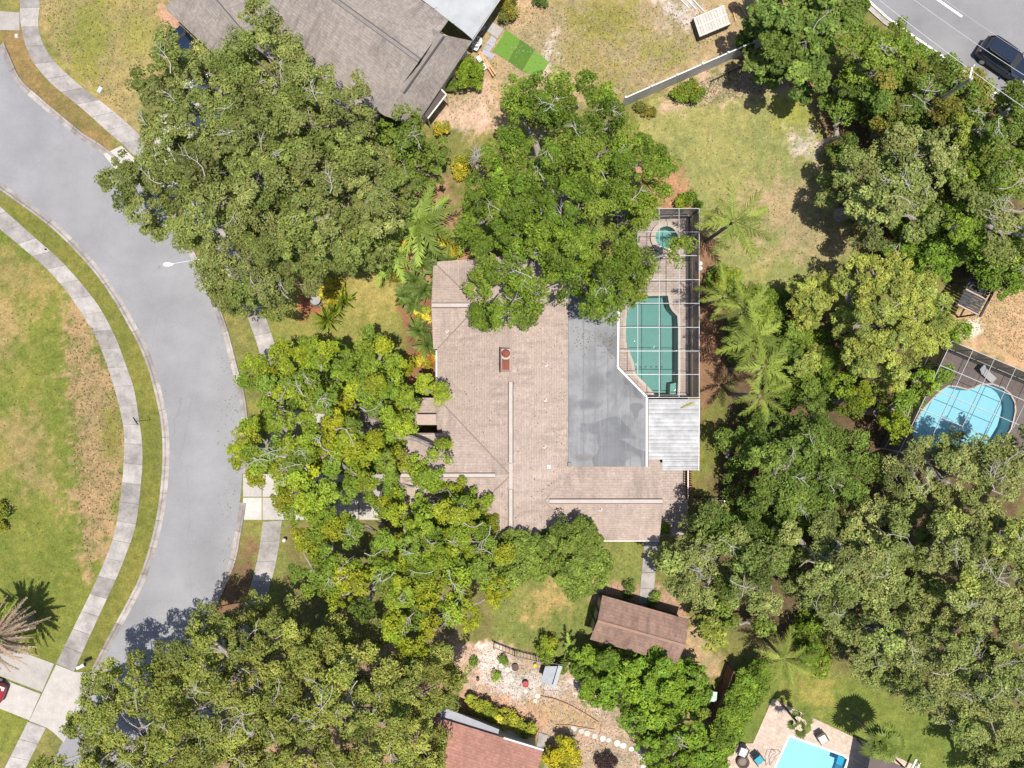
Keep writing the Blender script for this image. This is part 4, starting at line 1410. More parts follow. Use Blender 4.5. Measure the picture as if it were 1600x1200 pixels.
up = thing('utility_pole', 'wooden utility pole in the trees by the main road', 'utility pole', P(1400, 202))
tx, ty, _ = P(1515, 125, 9.0)
up.location = (tx, ty, 0)
WLOC[up] = Vector((tx, ty, 0))
part('pole', G().tube([(tx, ty, 0), (tx, ty, 9.1)], [0.16, 0.11], 10), M_BARK, up)
wd = (Vector(P(1600, 160, 9)) - Vector(P(1415, 22, 9))).normalized()
wp = Vector((-wd.y, wd.x, 0))
part('cross_arm', G().beam((tx, ty, 8.95), Vector(P(1519.5, 104, 9)) + Vector((0, 0, -0.05)), 0.10, 0.10), M_CREAM, up)
part('insulator', G().lathe([(0.07, 0), (0.05, 0.1), (0.08, 0.14), (0.04, 0.22)], Vector(P(1519.5, 104, 8.95)), 10), M_CREAM, up)
part('insulator', G().lathe([(0.07, 0), (0.09, 0.1), (0.04, 0.2)], (tx, ty, 9.1), 10), M_CREAM, up)


def wire(label, a, b, z, r):
    a, b = Vector(P(*a, z)), Vector(P(*b, z))
    g = G().tube([a + (b - a) * t - Vector((0, 0, 0.5 * 4 * t * (1 - t))) for t in np.linspace(0, 1, 17)], r, 5)
    tag(part('overhead_wire', g, M_WIRE), label, 'wire', 'overhead wires along the main road')


wire('bright overhead wire along the kerb of the main road', (1280, -78), (1690, 228), 9.0, 0.018)
wire('overhead wire crossing above the roof of the navy car', (1330, -76), (1720, 190), 9.5, 0.014)
wire('faint overhead wire farthest out over the main road', (1400, -58), (1760, 178), 9.8, 0.008)

# ------------------------------------------------------------------ small things
def simple(name, label, cat, g, mat, base, group=None, smooth=False):
    return tag(part(name, g, mat, None, smooth, base=base), label, cat, group)


# front lawn fountain
ft = thing('fountain', 'round grey fountain bowl ringed in brown by the yellow shrub', 'fountain', P(497, 470))
c = P(497, 470)
part('basin', G().lathe([(0.52, 0), (0.55, 0.42), (0.50, 0.46), (0.44, 0.44), (0.42, 0.25), (0.02, 0.24)], c, 24), plain('basin_brown', (0.12, 0.09, 0.075)), ft, True)
part('bowl', G().lathe([(0.12, 0.2), (0.10, 0.6), (0.36, 0.72), (0.40, 0.80), (0.36, 0.80), (0.25, 0.74), (0.02, 0.72)], c, 24), plain('bowl_grey', (0.30, 0.29, 0.28), (0.22, 0.21, 0.2), 6), ft, True)
gl = thing('lawn_globe', 'small white globe lamp on the front lawn by the walk', 'garden lamp', P(447, 842))
part('stem', G().lathe([(0.05, 0), (0.04, 0.35)], P(447, 842), 8), M_BLACK, gl)
part('globe', G().lathe([(0.03, 0.33), (0.13, 0.40), (0.165, 0.5), (0.12, 0.61), (0.03, 0.66)], P(447, 842), 14), M_WHITE, gl, True)
ub = thing('utility_box', 'small white meter lid on the dry lawn by the walk', 'utility box', P(157, 141))
part('lid', G().box((*P(157, 141)[:2], 0.09), (0.26, 0.42, 0.10), R(-30)), M_WHITE, ub)
part('frame', G().box((*P(157, 141)[:2], 0.03), (0.34, 0.5, 0.06), R(-30)), M_CONC, ub)
ub = thing('utility_box', 'small white meter lid on the verge next to the driveway crossing', 'utility box', P(27, 57))
part('lid', G().box((*P(27, 57)[:2], 0.09), (0.2, 0.26, 0.10)), M_WHITE, ub)
part('frame', G().box((*P(27, 57)[:2], 0.03), (0.28, 0.34, 0.06)), M_CONC, ub)
mb = thing('mailbox', 'white and black mailbox on the verge by the corner driveway', 'mailbox', P(141, 1032))
x, y, _ = P(141, 1032)
part('post', G().box((x, y, 0.5), (0.10, 0.10, 1.0)), M_WHITE, mb)
part('box', G().tube([(x - 0.36, y - 0.16, 1.1), (x + 0.22, y + 0.12, 1.1)], 0.14, 12), M_WHITE, mb)
part('door', G().tube([(x + 0.215, y + 0.118, 1.1), (x + 0.24, y + 0.13, 1.1)], 0.145, 12), M_BLACK, mb)
part('flag', G().box((x - 0.1, y + 0.1, 1.25), (0.03, 0.03, 0.2)), plain('flag_red', (0.4, 0.03, 0.02)), mb)

# neighbour's back yard
tm = thing('turf_mat', 'green artificial turf mat laid in three strips', 'turf mat', P(810, 82))
for q, cc in (([(791, 47), (813, 62), (793, 95), (770, 80)], (0.10, 0.20, 0.022)), ([(813.5, 62.3), (835, 78), (816, 111), (793.5, 95.5)], (0.062, 0.135, 0.014)), ([(835.5, 78.3), (858, 98), (843, 121), (816.5, 111.5)], (0.115, 0.22, 0.03))):
    part('turf_strip', G().prism(W2(q), 0, 0.035), plain('turf_%d' % int(q[0][0]), cc, tuple(x * 0.9 for x in cc), 5, 0.95, fine=0.2, bscale=18), tm)
simple('concrete_pad', 'pale concrete pad against the grey house wall', 'concrete pad', G().prism(W2([(769, 35), (787, 46), (777, 61), (759, 48)]), 0, 0.06), M_DRIVE, P(773, 48))
for lb, q in (('grey paver laid beside the concrete pad', [(768, 56), (776, 62), (770, 74), (760, 69)]), ('grey paver touching the corner of the turf mat', [(762, 69), (770, 74), (765, 82), (755, 76)]), ('bluish grey paver nearest the wooden planks', [(755, 77), (774, 86), (768, 93), (752, 84)])):
    simple('paver', lb, 'paver', G().prism(W2(q), 0, 0.045), plain('paver_grey', (0.31, 0.30, 0.33), (0.27, 0.265, 0.29), 2, rnd=0.1), P(*q[0]), 'grey pavers by the turf')
gr = thing('kettle_grill', 'blue kettle grill beside the wall of the grey house', 'grill', P(752, 48))
part('bowl', G().lathe([(0.05, 0.55), (0.22, 0.62), (0.33, 0.80), (0.34, 0.90)], P(752.5, 49.5), 20), M_BLACK, gr, True)
part('lid', G().lathe([(0.345, 0.88), (0.31, 1.02), (0.18, 1.13), (0.03, 1.16)], P(752.5, 49.5), 20), plain('grill_blue', (0.10, 0.15, 0.21), None, 2, 0.15, spec=0.7), gr, True)
part('handle', G().box((*P(752.5, 49.5)[:2], 1.19), (0.16, 0.03, 0.04)), M_WOOD, gr)
for k in range(3):
    a = k * 2.1
    x, y, _ = P(752.5, 49.5)
    part('leg', G().tube([(x + 0.1 * math.cos(a), y + 0.1 * math.sin(a), 0.6), (x + 0.26 * math.cos(a), y + 0.26 * math.sin(a), 0)], 0.02, 6), M_STEEL, gr)


def chair_plastic(label, px, py, rz):
    t = thing('garden_chair', label, 'chair', P(px, py), 'white chairs by the grill')
    t.rotation_euler = (0, 0, rz)
    WLOC[t] = Vector((0, 0, 0))
    part('seat', G().box((0, 0, 0.43), (0.46, 0.46, 0.04)), M_WHITE, t)
    part('backrest', G().prism([(-0.23, -0.25), (-0.19, -0.25), (-0.19, 0.25), (-0.23, 0.25)], 0.45, 0.86), M_WHITE, t)
    for s in (-1, 1):
        part('armrest', G().box((0.0, s * 0.26, 0.64), (0.46, 0.06, 0.04)), M_WHITE, t)
        for xx in (-0.2, 0.2):
            part('leg', G().beam((xx, s * 0.22, 0), (xx, s * 0.21, 0.42), 0.05, 0.05), M_WHITE, t)


chair_plastic('white plastic chair closest to the grill', 741.5, 66, R(200))
chair_plastic('white plastic chair closest to the planks', 743.5, 78, R(250))
tb = thing('round_table', 'small round white table with a grey tray among the white chairs', 'table', P(746, 71))
part('top', G().lathe([(0.40, 0.68), (0.42, 0.70), (0.40, 0.72), (0.02, 0.72)], P(746, 71), 20), M_WHITE, tb)
part('tray', G().lathe([(0.2, 0.725), (0.22, 0.76), (0.02, 0.74)], P(746, 71), 16), M_STEEL, tb)
for k in range(4):
    x, y, _ = P(746, 71)
    part('leg', G().tube([(x + 0.25 * math.cos(k * 1.57), y + 0.25 * math.sin(k * 1.57), 0.68), (x + 0.36 * math.cos(k * 1.57), y + 0.36 * math.sin(k * 1.57), 0)], 0.02, 6), M_WHITE, tb)
for lb, a, b in (('long orange plank nearer to the turf mat', (750, 80), (774.5, 116)), ('long tan plank nearer to the white boxes', (747.5, 81.5), (771, 118.5))):
    simple('plank', lb, 'plank', G().beam(P(*a, 0.42), P(*b, 0.42), 0.13, 0.05), M_PLANK, P(*a), 'planks on the two white boxes')
for lb, px, py in (('white box carrying the planks, closer to the chairs', 751, 94), ('white box carrying the planks, closer to the lawn', 758.5, 106)):
    t = thing('storage_box', lb, 'box', P(px, py), 'white boxes under the planks')
    part('body', G().box((*P(px, py)[:2], 0.18), (0.50, 0.44, 0.36), R(32)), M_WHITE, t)
    part('lid', G().box((*P(px, py)[:2], 0.375), (0.54, 0.48, 0.03), R(32)), M_WHITE, t)
cr = thing('slatted_crate', 'weathered white slatted pen lying in the dry back yard', 'crate', P(1112, 35))
ca, cb, cd = Vector(P(1093, 58, 0.8)), Vector(P(1141, 38, 0.8)), Vector(P(1083, 28, 0.8))
part('body', G().prism([tuple((p - Vector((0, 0, 0)))[:2]) for p in (ca, cb, cb + (cd - ca), cd)], 0.0, 0.72), plain('crate_side', (0.05, 0.045, 0.04)), cr)
for k in range(11):
    t = (k + 0.5) / 11
    a = ca + (cb - ca) * t
    part('slat', G().beam(a + Vector((0, 0, 0)), a + (cd - ca), 0.215, 0.05), plain('crate_white', (0.52, 0.48, 0.42), (0.40, 0.36, 0.31), 5, 0.8, rnd=0.2), cr)
for t in (0.04, 0.5, 0.96):
    part('batten', G().beam(ca + (cd - ca) * t + Vector((0, 0, 0.05)), cb + (cd - ca) * t + Vector((0, 0, 0.05)), 0.07, 0.05), plain('crate_batten', (0.60, 0.57, 0.52)), cr)
for i, lb in enumerate(('white pipe lying nearest the slatted pen', 'middle white pipe lying behind the slatted pen', 'white pipe farthest from the slatted pen')):
    simple('pipe', lb, 'pipe', G().tube([P(1058 + i * 10, -6, 0.06), P(1076 + i * 12, 12 + i * 3, 0.06)], 0.05, 8), M_WHITE, P(1060 + i * 10, 0), 'white pipes behind the pen')
t = thing('lattice_panel', 'leaning brown timber frame next to the slatted pen', 'timber frame', P(1152, 20))
part('stile', G().beam(P(1143, 8, 0.1), P(1150, 34, 0.1), 0.09, 0.06), M_PLANK, t)
part('stile', G().beam(P(1158, 10, 0.1), P(1168, 28, 0.1), 0.09, 0.06), M_PLANK, t)
part('rail', G().beam(P(1143, 8, 0.15), P(1158, 10, 0.15), 0.09, 0.06), M_PLANK, t)
db = thing('dead_branch', 'bare dark branch lying on the soil by the fence', 'branch', P(1140, 110))
part('stem', G().tube([P(1110, 127, 0.1), P(1125, 120, 0.3), P(1140, 112, 0.5), P(1158, 105, 0.5), P(1172, 98, 0.3)], [0.05, 0.045, 0.04, 0.03, 0.015], 6), M_DARK, db)
for a, b, c in (((1125, 120), (1122, 128), (1126, 134)), ((1140, 112), (1138, 122), (1144, 127)), ((1140, 112), (1136, 105), (1140, 98)), ((1158, 105), (1154, 113), (1158, 118)), ((1158, 105), (1160, 97), (1156, 92)), ((1115, 125), (1110, 131), (1112, 137))):
    part('twig', G().tube([P(*a, 0.3), P(*b, 0.35), P(*c, 0.2)], [0.03, 0.02, 0.008], 5), M_DARK, db)

# gravel garden
STONES = [(767, 1029), (776, 1034), (783, 1039), (792, 1047), (796, 1055), (801, 1062), (805, 1070), (813, 1077), (822, 1080), (840, 1087), (837, 1094),
          (896, 1139), (907, 1141.5), (918, 1145), (930, 1149), (941, 1153), (952, 1157), (963, 1161), (974, 1165), (986, 1169), (997, 1175), (1002, 1185), (1004, 1197)]
NUM = ['first', 'second', 'third', 'fourth', 'fifth', 'sixth', 'seventh', 'eighth', 'ninth', 'tenth', 'eleventh', 'twelfth']
M_STONE = plain('stepping_stone', (0.54, 0.49, 0.43), (0.40, 0.36, 0.315), 7, 0.9, 0.3, 20, rnd=0.25)
for i, (px, py) in enumerate(STONES):
    r = (0.23 if i > 10 else 0.20) * random.uniform(0.82, 1.15)
    px, py = px + random.uniform(-1.3, 1.3), py + random.uniform(-1.0, 1.0)
    g = G().lathe([(r, -0.02), (r, 0.05), (r - 0.02, 0.065), (r * 0.6, 0.068), (0.02, 0.07)], P(px, py), 14, random.uniform(0.9, 1.1), random.uniform(0.9, 1.1))
    if i < 11:
        lb = '%s white stepping stone in the gravel, counted from the upper left' % NUM[i]
    else:
        lb = '%s round stepping stone of the lower path, counted from the yellow bush' % NUM[i - 11]
    simple('stepping_stone', lb, 'stepping stone', g, M_STONE, P(px, py), 'stepping stones in the garden')
for lb, px, py, r, h, cc in (('red glazed pot on the white gravel', 821, 1066, 0.24, 0.4, (0.32, 0.03, 0.045)), ('dark brown planter bowl on the white gravel', 805, 1041, 0.26, 0.28, (0.085, 0.06, 0.04)), ('small black pot on the bare soil under the oak edge', 747, 1059, 0.12, 0.3, (0.03, 0.025, 0.022))):
    t = thing('plant_pot', lb, 'pot', P(px, py))
    part('pot', G().lathe([(r * 0.7, 0), (r, h * 0.8), (r * 1.05, h), (r * 0.9, h), (r * 0.86, h * 0.85), (0.02, h * 0.82)], P(px, py), 18), plain('glaze_%d' % px, cc, None, 3, 0.3), t, True)
    part('soil', G().lathe([(r * 0.85, h * 0.86), (0.02, h * 0.92)], P(px, py), 14), M_WOOD if px != 821 else plain('dead_red', (0.36, 0.05, 0.06)), t)
simple('garden_ornament', 'small bright yellow ornament among the dry plants', 'ornament', G().lathe([(0.05, 0), (0.13, 0.12), (0.16, 0.22), (0.10, 0.30), (0.02, 0.32)], P(836, 1038), 6), plain('yellow_paint', (0.72, 0.56, 0.02)), P(836, 1038))
t = thing('storage_shelter', 'small grey lean to shelter beside the red pot', 'shelter', P(862, 1055))
part('roof_panel', G().face([P(852, 1041, 1.35), P(871, 1041, 1.45), P(861, 1073, 1.45), P(845, 1064, 1.35)]).face([P(845, 1064, 1.31), P(861, 1073, 1.41), P(871, 1041, 1.41), P(852, 1041, 1.31)]), plain('shelter_grey', (0.25, 0.265, 0.28), (0.19, 0.20, 0.215), 2, 0.5), t)
part('side_panel', G().face([P(872.5, 1040, 1.45), P(879, 1041, 1.2), P(869, 1072, 1.2), P(862.5, 1074, 1.45)]), plain('shelter_light', (0.40, 0.42, 0.43)), t)
part('body', G().prism([XY(854, 1043, 1.2), XY(875, 1043, 1.2), XY(866, 1070, 1.2), XY(848, 1063, 1.2)], 0, 1.28), plain('shelter_dark', (0.05, 0.05, 0.055)), t)
ed = thing('lawn_edging', 'rust coloured edging strip curving through the garden', 'edging', P(870, 1095))
for a, b in (((845, 1087), (868, 1092)), ((868, 1092), (890, 1101)), ((890, 1101), (912, 1113)), ((912, 1113), (935, 1128))):
    part('edging_board', G().beam(P(*a, 0.06), P(*b, 0.06), 0.06, 0.14), plain('edging_rust', (0.23, 0.12, 0.075), (0.18, 0.10, 0.065), 4), ed)
ed = thing('lawn_edging', 'pale orange edging strip above the round stepping stones', 'edging', P(890, 1135))
for a, b in (((868, 1133), (890, 1133)), ((890, 1133), (912, 1137)), ((912, 1137), (930, 1140))):
    part('edging_board', G().beam(P(*a, 0.06), P(*b, 0.06), 0.05, 0.12), plain('edging_pale', (0.42, 0.24, 0.15), None, 4), ed)
bn = thing('wheelie_bin', 'dark wheeled bin with pale green lid by the wooden fence', 'bin', P(1111, 1082))
x, y, _ = P(1108, 1079)
part('body', G().prism([(x - 0.26, y - 0.34), (x + 0.24, y - 0.38), (x + 0.30, y + 0.32), (x - 0.20, y + 0.36)], 0.06, 1.0), plain('bin_dark', (0.02, 0.025, 0.025)), bn)
part('lid', G().box((x + 0.02, y - 0.01, 1.035), (0.56, 0.76, 0.07), R(-5)), plain('bin_lid', (0.34, 0.44, 0.38), (0.28, 0.37, 0.32), 3, 0.4), bn)
for s in (-1, 1):
    part('wheel', G().tube([(x + s * 0.22, y + 0.36, 0.12), (x + s * 0.28, y + 0.36, 0.12)], 0.12, 12), M_RUBBER, bn)
simple('wood_panel', 'flat red brown board lying beyond the wheeled bin', 'board', G().prism(W2([(1103, 1103), (1118, 1107), (1112, 1128), (1101, 1124)]), 0, 0.16), plain('board_red', (0.14, 0.05, 0.035)), P(1108, 1115))

# corner pool furniture
fp_ = thing('fire_pit', 'round brown fire pit on the sand coloured deck', 'fire pit', P(1159, 1188))
part('ring', G().lathe([(0.46, 0.05), (0.50, 0.36), (0.46, 0.40), (0.36, 0.40), (0.34, 0.20), (0.02, 0.18)], P(1159, 1188), 24), plain('pit_brown', (0.085, 0.055, 0.045)), fp_, True)
part('ash', G().lathe([(0.33, 0.21), (0.15, 0.27), (0.02, 0.28)], P(1159, 1188), 14), plain('ash', (0.20, 0.16, 0.13), (0.12, 0.09, 0.08), 12), fp_)


def lounge(label, px, py, rz, cushion, frame, group):
    t = thing('patio_chair', label, 'chair', P(px, py), group)
    t.rotation_euler = (0, 0, rz)
    WLOC[t] = Vector((0, 0, 0))
    part('cushion', G().box((0.05, 0, 0.40), (0.62, 0.58, 0.12)), cushion, t)
    part('backrest', G().face([(-0.26, -0.29, 0.42), (-0.26, 0.29, 0.42), (-0.46, 0.29, 0.92), (-0.46, -0.29, 0.92)]).face([(-0.30, -0.29, 0.42), (-0.50, -0.29, 0.92), (-0.50, 0.29, 0.92), (-0.30, 0.29, 0.42)]), cushion, t)
    for s in (-1, 1):
        part('armrest', G().beam((-0.36, s * 0.34, 0.60), (0.34, s * 0.34, 0.58), 0.08, 0.05), frame, t)
        for xx in (-0.3, 0.3):
            part('leg', G().beam((xx, s * 0.33, 0.0), (xx, s * 0.33, 0.58), 0.05, 0.05), frame, t)


lounge('dark framed patio chair with a teal cushion by the fire pit', 1182, 1182, R(-52), plain('cushion_teal', (0.045, 0.27, 0.33), (0.035, 0.22, 0.28), 3), M_BLACK, 'chairs around the fire pit')
lounge('patio chair with a pale grey cushion above the fire pit', 1158, 1170, R(-110), plain('cushion_grey', (0.5, 0.5, 0.55)), M_BLACK, 'chairs around the fire pit')
lounge('white sling chair by the long edge of the pale blue pool', 1281, 1149, R(-60), M_WHITE, M_BLACK, None)
ll = thing('deck_lounger', 'white reclining lounger beside the turquoise pool', 'lounger', P(1538, 585))
ll.rotation_euler = (0, 0, R(-42))
WLOC[ll] = Vector((0, 0, 0))
M_SLING = plain('sling_grey', (0.30, 0.30, 0.31))
part('bed', G().box((0.2, 0, 0.32), (1.1, 0.55, 0.06)), M_SLING, ll)
part('backrest', G().beam((-0.35, 0, 0.34), (-0.85, 0, 0.72), 0.55, 0.05), M_SLING, ll)
for xx in (-0.3, 0.65):
    for s in (-1, 1):
        part('leg', G().beam((xx, s * 0.24, 0), (xx, s * 0.24, 0.3), 0.05, 0.05), M_WHITE, ll)
pl = thing('pool_ladder', 'steel handrail at the left edge of the pale blue pool', 'handrail', P(1203, 1185))
for k in (0, 6):
    part('rail', G().tube([P(1197 + k, 1196, 0.05), P(1201 + k, 1190, 0.7), P(1206 + k * 1.1, 1180, 0.85), P(1212 + k * 1.2, 1176, 0.4), P(1213 + k * 1.2, 1176, -0.1)], 0.022, 8), M_STEEL, pl)
sl = thing('pool_slide_frame', 'white bench frame at the end of the sand coloured deck', 'frame', P(1425, 1190))
part('rail', G().beam(P(1432, 1186, 0.6), P(1422, 1206, 0.6), 0.16, 0.08), M_WHITE, sl)
part('rail', G().beam(P(1436, 1194, 0.4), P(1431, 1208, 0.4), 0.14, 0.08), M_WHITE, sl)
for q in ((1432, 1187), (1422, 1206)):
    part('leg', G().box((*P(*q)[:2], 0.28), (0.08, 0.08, 0.56)), M_WHITE, sl)
# pergola roof edge of the corner house
pr = thing('patio_roof', 'dark brown patio roof at the bottom beneath the fan palm', 'patio roof', P(1380, 1215))
part('roof_sheet', G().prism([XY(1361, 1176, 2.4), XY(1420, 1203, 2.4), XY(1400, 1300, 2.4), XY(1345, 1260, 2.4)], 2.3, 2.4), plain('patio_brown', (0.10, 0.072, 0.066), (0.08, 0.058, 0.053), 1.5), pr)
for q in ((1362, 1179), (1418, 1205)):
    part('post', G().box((*XY(*q, 2.3), 1.15), (0.1, 0.1, 2.3)), M_WOOD, pr)
# pair of white filter tanks at the cage
for lb, py in (('white filter tank outside the cage, nearer the fence side', 414), ('white filter tank outside the cage, nearer the house side', 421.5)):
    t = thing('filter_tank', lb, 'tank', P(1090.5, py), 'white tanks against the pool cage')
    c = P(1090.5, py)
    part('vessel', G().lathe([(0.16, 0), (0.19, 0.1), (0.19, 0.7), (0.14, 0.84), (0.03, 0.88)], (c[0], c[1], 0), 16), M_WHITE, t, True)
    part('valve', G().box((c[0], c[1], 0.93), (0.12, 0.10, 0.1)), M_WHITE, t)

# ------------------------------------------------------------------ vegetation
def leaf_cloud(me_name, cen, rad, n, size, cols, mat, flat=0.7, wide=0.55, up=0.5, low=-0.2, var=0.17, jit=0.36):
    """n leaf faces round every centre; one mesh"""
    N = len(cen)
    M = N * n
    ci = np.repeat(np.arange(N), n)
    z = RNG.uniform(low, 1, M)
    a = RNG.uniform(0, 2 * np.pi, M)
    r = np.sqrt(np.clip(1 - z * z, 0, 1))
    d = np.stack([r * np.cos(a), r * np.sin(a), z], 1)
    rr = rad[ci] * (0.45 + 0.65 * np.sqrt(RNG.random(M)))
    p = cen[ci] + d * rr[:, None] * np.array([1, 1, flat])
    nrm = d * 0.75 + RNG.normal(0, jit, (M, 3)) + np.array([0, 0, up])
    nrm /= np.linalg.norm(nrm, axis=1)[:, None]
    t = np.cross(nrm, RNG.normal(0, 1, (M, 3)))
    t /= np.linalg.norm(t, axis=1)[:, None] + 1e-9
    b = np.cross(nrm, t)
    L = size * RNG.uniform(0.65, 1.35, M)[:, None]
    Wd = L * wide
    co = np.stack([p - t * L / 2, p + b * Wd / 2 + t * L * 0.08, p + t * L / 2, p - b * Wd / 2 + t * L * 0.08], 1).reshape(-1, 3)
    c = cols[ci] * np.clip(1 + RNG.normal(0, var, M), 0.45, 1.7)[:, None]
    c[:, 0] *= np.clip(1 + RNG.normal(0, 0.10, M), 0.7, 1.4)
    me = bpy.data.meshes.new(me_name)
    fill_mesh(me, co, np.arange(M * 4).reshape(-1, 4), np.repeat(np.clip(c, 0, 0.9), 4, axis=0))
    me.materials.append(mat)
    return me


def blob(cx, cy, r, n=14, wob=0.16, ry=None):
    ry = ry or r
    return [(cx + r * (1 + random.uniform(-wob, wob)) * math.cos(2 * math.pi * i / n), cy + ry * (1 + random.uniform(-wob, wob)) * math.sin(2 * math.pi * i / n)) for i in range(n)]


def pick_cols(pal, n, spread=0.16):
    pal = np.array(pal)
    i = RNG.integers(0, len(pal), n)
    j = RNG.integers(0, len(pal), n)
    t = RNG.random((n, 1))
    c = pal[i] * (1 - t) + pal[j] * t
    return c * np.clip(1 + RNG.normal(0, spread, (n, 1)), 0.6, 1.5)


def tree(label, out, top, edge, pal, trunk=None, name='broadleaf_tree', cat='tree', bough=2.1, clump=0.46, kc=11, kl=62, leaf=0.2, group=None, bark=None, dead=0, mat=None, holes=(), fill=0.93, dome=4.0, wide=0.55, var=0.2, rough=1.0, bare=False, limbs=6, extra=()):
    """crown outline on the plan; boughs stand on a dome, each bough carries clumps of leaves, limbs lead to the boughs"""
    if top > 3:
        clump, kl, kc, leaf = clump * 0.78, int(kl * 0.74), int(kc * 1.4), leaf * 1.1
    q = np.array(out, float)
    cpx = q.mean(0)
    tp = trunk or tuple(cpx)
    zc = edge + (top - edge) * 0.6
    if trunk is None:
        tw = P(cpx[0], cpx[1], zc)
    else:
        tw = P(trunk[0], trunk[1], min(2.5, top * 0.3))
    base = (tw[0], tw[1], 0.0)
    k = S * (1 - zc / H)
    step = bough * 0.82 / k
    x0, y0 = q.min(0) - 4
    x1, y1 = q.max(0) + 4
    gx, gy = np.meshgrid(np.arange(x0, x1, step), np.arange(y0, y1, step * 0.87))
    gx = gx + (np.arange(gx.shape[0]) % 2)[:, None] * step / 2
    gx = gx + RNG.uniform(-0.34, 0.34, gx.shape) * step
    gy = gy + RNG.uniform(-0.34, 0.34, gy.shape) * step
    gx, gy = gx.ravel(), gy.ravel()
    d = poly_sdf(gx, gy, out)
    inset = bough * 0.40 / k
    ok = d > inset * 0.25
    for hx_, hy_, hr in holes:
        ok &= np.hypot(gx - hx_, gy - hy_) > hr
    ok &= RNG.random(len(gx)) < fill
    gx, gy, d = gx[ok], gy[ok], d[ok]
    if len(gx) == 0:
        gx, gy, d = np.array([cpx[0]]), np.array([cpx[1]]), np.array([5.0])
    for ex_, ey_, ez_ in extra:
        gx, gy, d = np.append(gx, ex_), np.append(gy, ey_), np.append(d, 2.0)
    dm = d * k
    nz = RNG.normal(0, 0.58 * bough * rough, len(gx))
    zz = edge + (top - edge) * (1 - np.exp(-np.maximum(dm - 0.4, 0) / dome)) * 1.05 + nz
    zz = np.clip(zz, max(0.25, edge * 0.55), top)
    for e_i, ex_ in enumerate(extra):
        zz[len(zz) - len(extra) + e_i] = ex_[2]
    B = np.array([P(a, b, c) for a, b, c in zip(gx, gy, zz)])
    # a lower storey fills the depth
    low = RNG.random(len(B)) < 0.35
    lowB = B[low] * np.array([0.985, 0.985, 1]) - np.array([0, 0, 1.0]) * RNG.uniform(0.25, 0.42, (low.sum(), 1)) * (top - edge * 0.5)
    lowB[:, 2] = np.maximum(lowB[:, 2], 0.3 * edge)
    allB = np.concatenate([B, lowB]) if top > 3 else B
    nB = len(allB)
    br = bough * RNG.uniform(0.36, 0.62, nB)
    # clumps on each bough
    m = nB * kc
    ci = np.repeat(np.arange(nB), kc)
    zdir = RNG.uniform(-0.35, 1, m)
    an = RNG.uniform(0, 2 * np.pi, m)
    rr = np.sqrt(1 - zdir ** 2)
    dirs = np.stack([rr * np.cos(an), rr * np.sin(an), zdir * 0.72], 1)
    cen = allB[ci] + dirs * (br[ci] * RNG.uniform(0.55, 1.08, m))[:, None]
    cen[:, 2] = np.maximum(cen[:, 2], 0.12)
    crad = clump * RNG.uniform(0.65, 1.3, m)
    bc = pick_cols(pal, nB)
    cc = bc[ci] * np.clip(1 + RNG.normal(0, 0.12, (m, 1)), 0.6, 1.5)
    root = thing(name, label, cat, base, group)
    me = leaf_cloud('crown', cen - np.array(base), crad, kl, leaf, cc, mat or M_LEAF, wide=wide, var=var)
    cr = bpy.data.objects.new('crown', me)
    COL.objects.link(cr)
    cr.parent = root
    if bare:
        return root
    bark = bark or M_BARK
    fork = Vector((base[0] + random.uniform(-0.2, 0.2), base[1] + random.uniform(-0.2, 0.2), max(0.35, min(2.6, top * 0.28))))
    tr = 0.045 * top + 0.03 if top > 4 else 0.05 + 0.02 * top
    part('trunk', G().tube([(base[0], base[1], -0.05), (base[0] + 0.03, base[1], 0.25), tuple(fork * 0.5 + Vector(base) * 0.5), tuple(fork)], [tr * 1.5, tr * 1.1, tr, tr * 0.95], 9), bark, root)
    if top < 3:
        return root
    ang = np.arctan2(B[:, 1] - fork.y, B[:, 0] - fork.x)
    dist = np.hypot(B[:, 1] - fork.y, B[:, 0] - fork.x)
    nl = min(limbs, max(2, len(B) // 4))
    sec = ((ang + np.pi) / (2 * np.pi) * nl + random.random()).astype(int) % nl
    for s in range(nl):
        idx = np.where(sec == s)[0]
        if len(idx) == 0:
            continue
        far = idx[np.argsort(dist[idx])[int(len(idx) * 0.8)]] if len(idx) > 2 else idx[-1]
        e = Vector(B[far]) - Vector((0, 0, 0.4))
        mid = fork.lerp(e, 0.45) + Vector((random.uniform(-0.6, 0.6), random.uniform(-0.6, 0.6), (e.z - fork.z) * 0.22))
        pts = []
        for t in np.linspace(0, 1, 9):
            p = fork.lerp(mid, t).lerp(mid.lerp(e, t), t)
            if 0 < t < 1:
                p += Vector((random.gauss(0, 0.10), random.gauss(0, 0.10), random.gauss(0, 0.08)))
            pts.append(p)
        g = G().tube(pts, [tr * 0.72 * (1 - 0.8 * t) + 0.02 for t in np.linspace(0, 1, 9)], 7)
        for i in idx:
            if i == far:
                continue
            b_ = Vector(B[i]) - Vector((0, 0, 0.25))
            j = min(range(1, 9), key=lambda w: (pts[w] - b_).length + 0.25 * w * 0.3)
            j = max(1, j - 1)
            a_ = pts[j]
            mm = a_.lerp(b_, 0.5) + Vector((random.gauss(0, 0.25), random.gauss(0, 0.25), random.uniform(-0.1, 0.5)))
            g.tube([a_, a_.lerp(mm, 0.6), mm, mm.lerp(b_, 0.6), b_], [0.085, 0.07, 0.055, 0.04, 0.015], 5)
        part('limb', g, bark, root)
    # pale dead twigs standing out of the crown
    inner = np.where(dm > 1.3)[0]
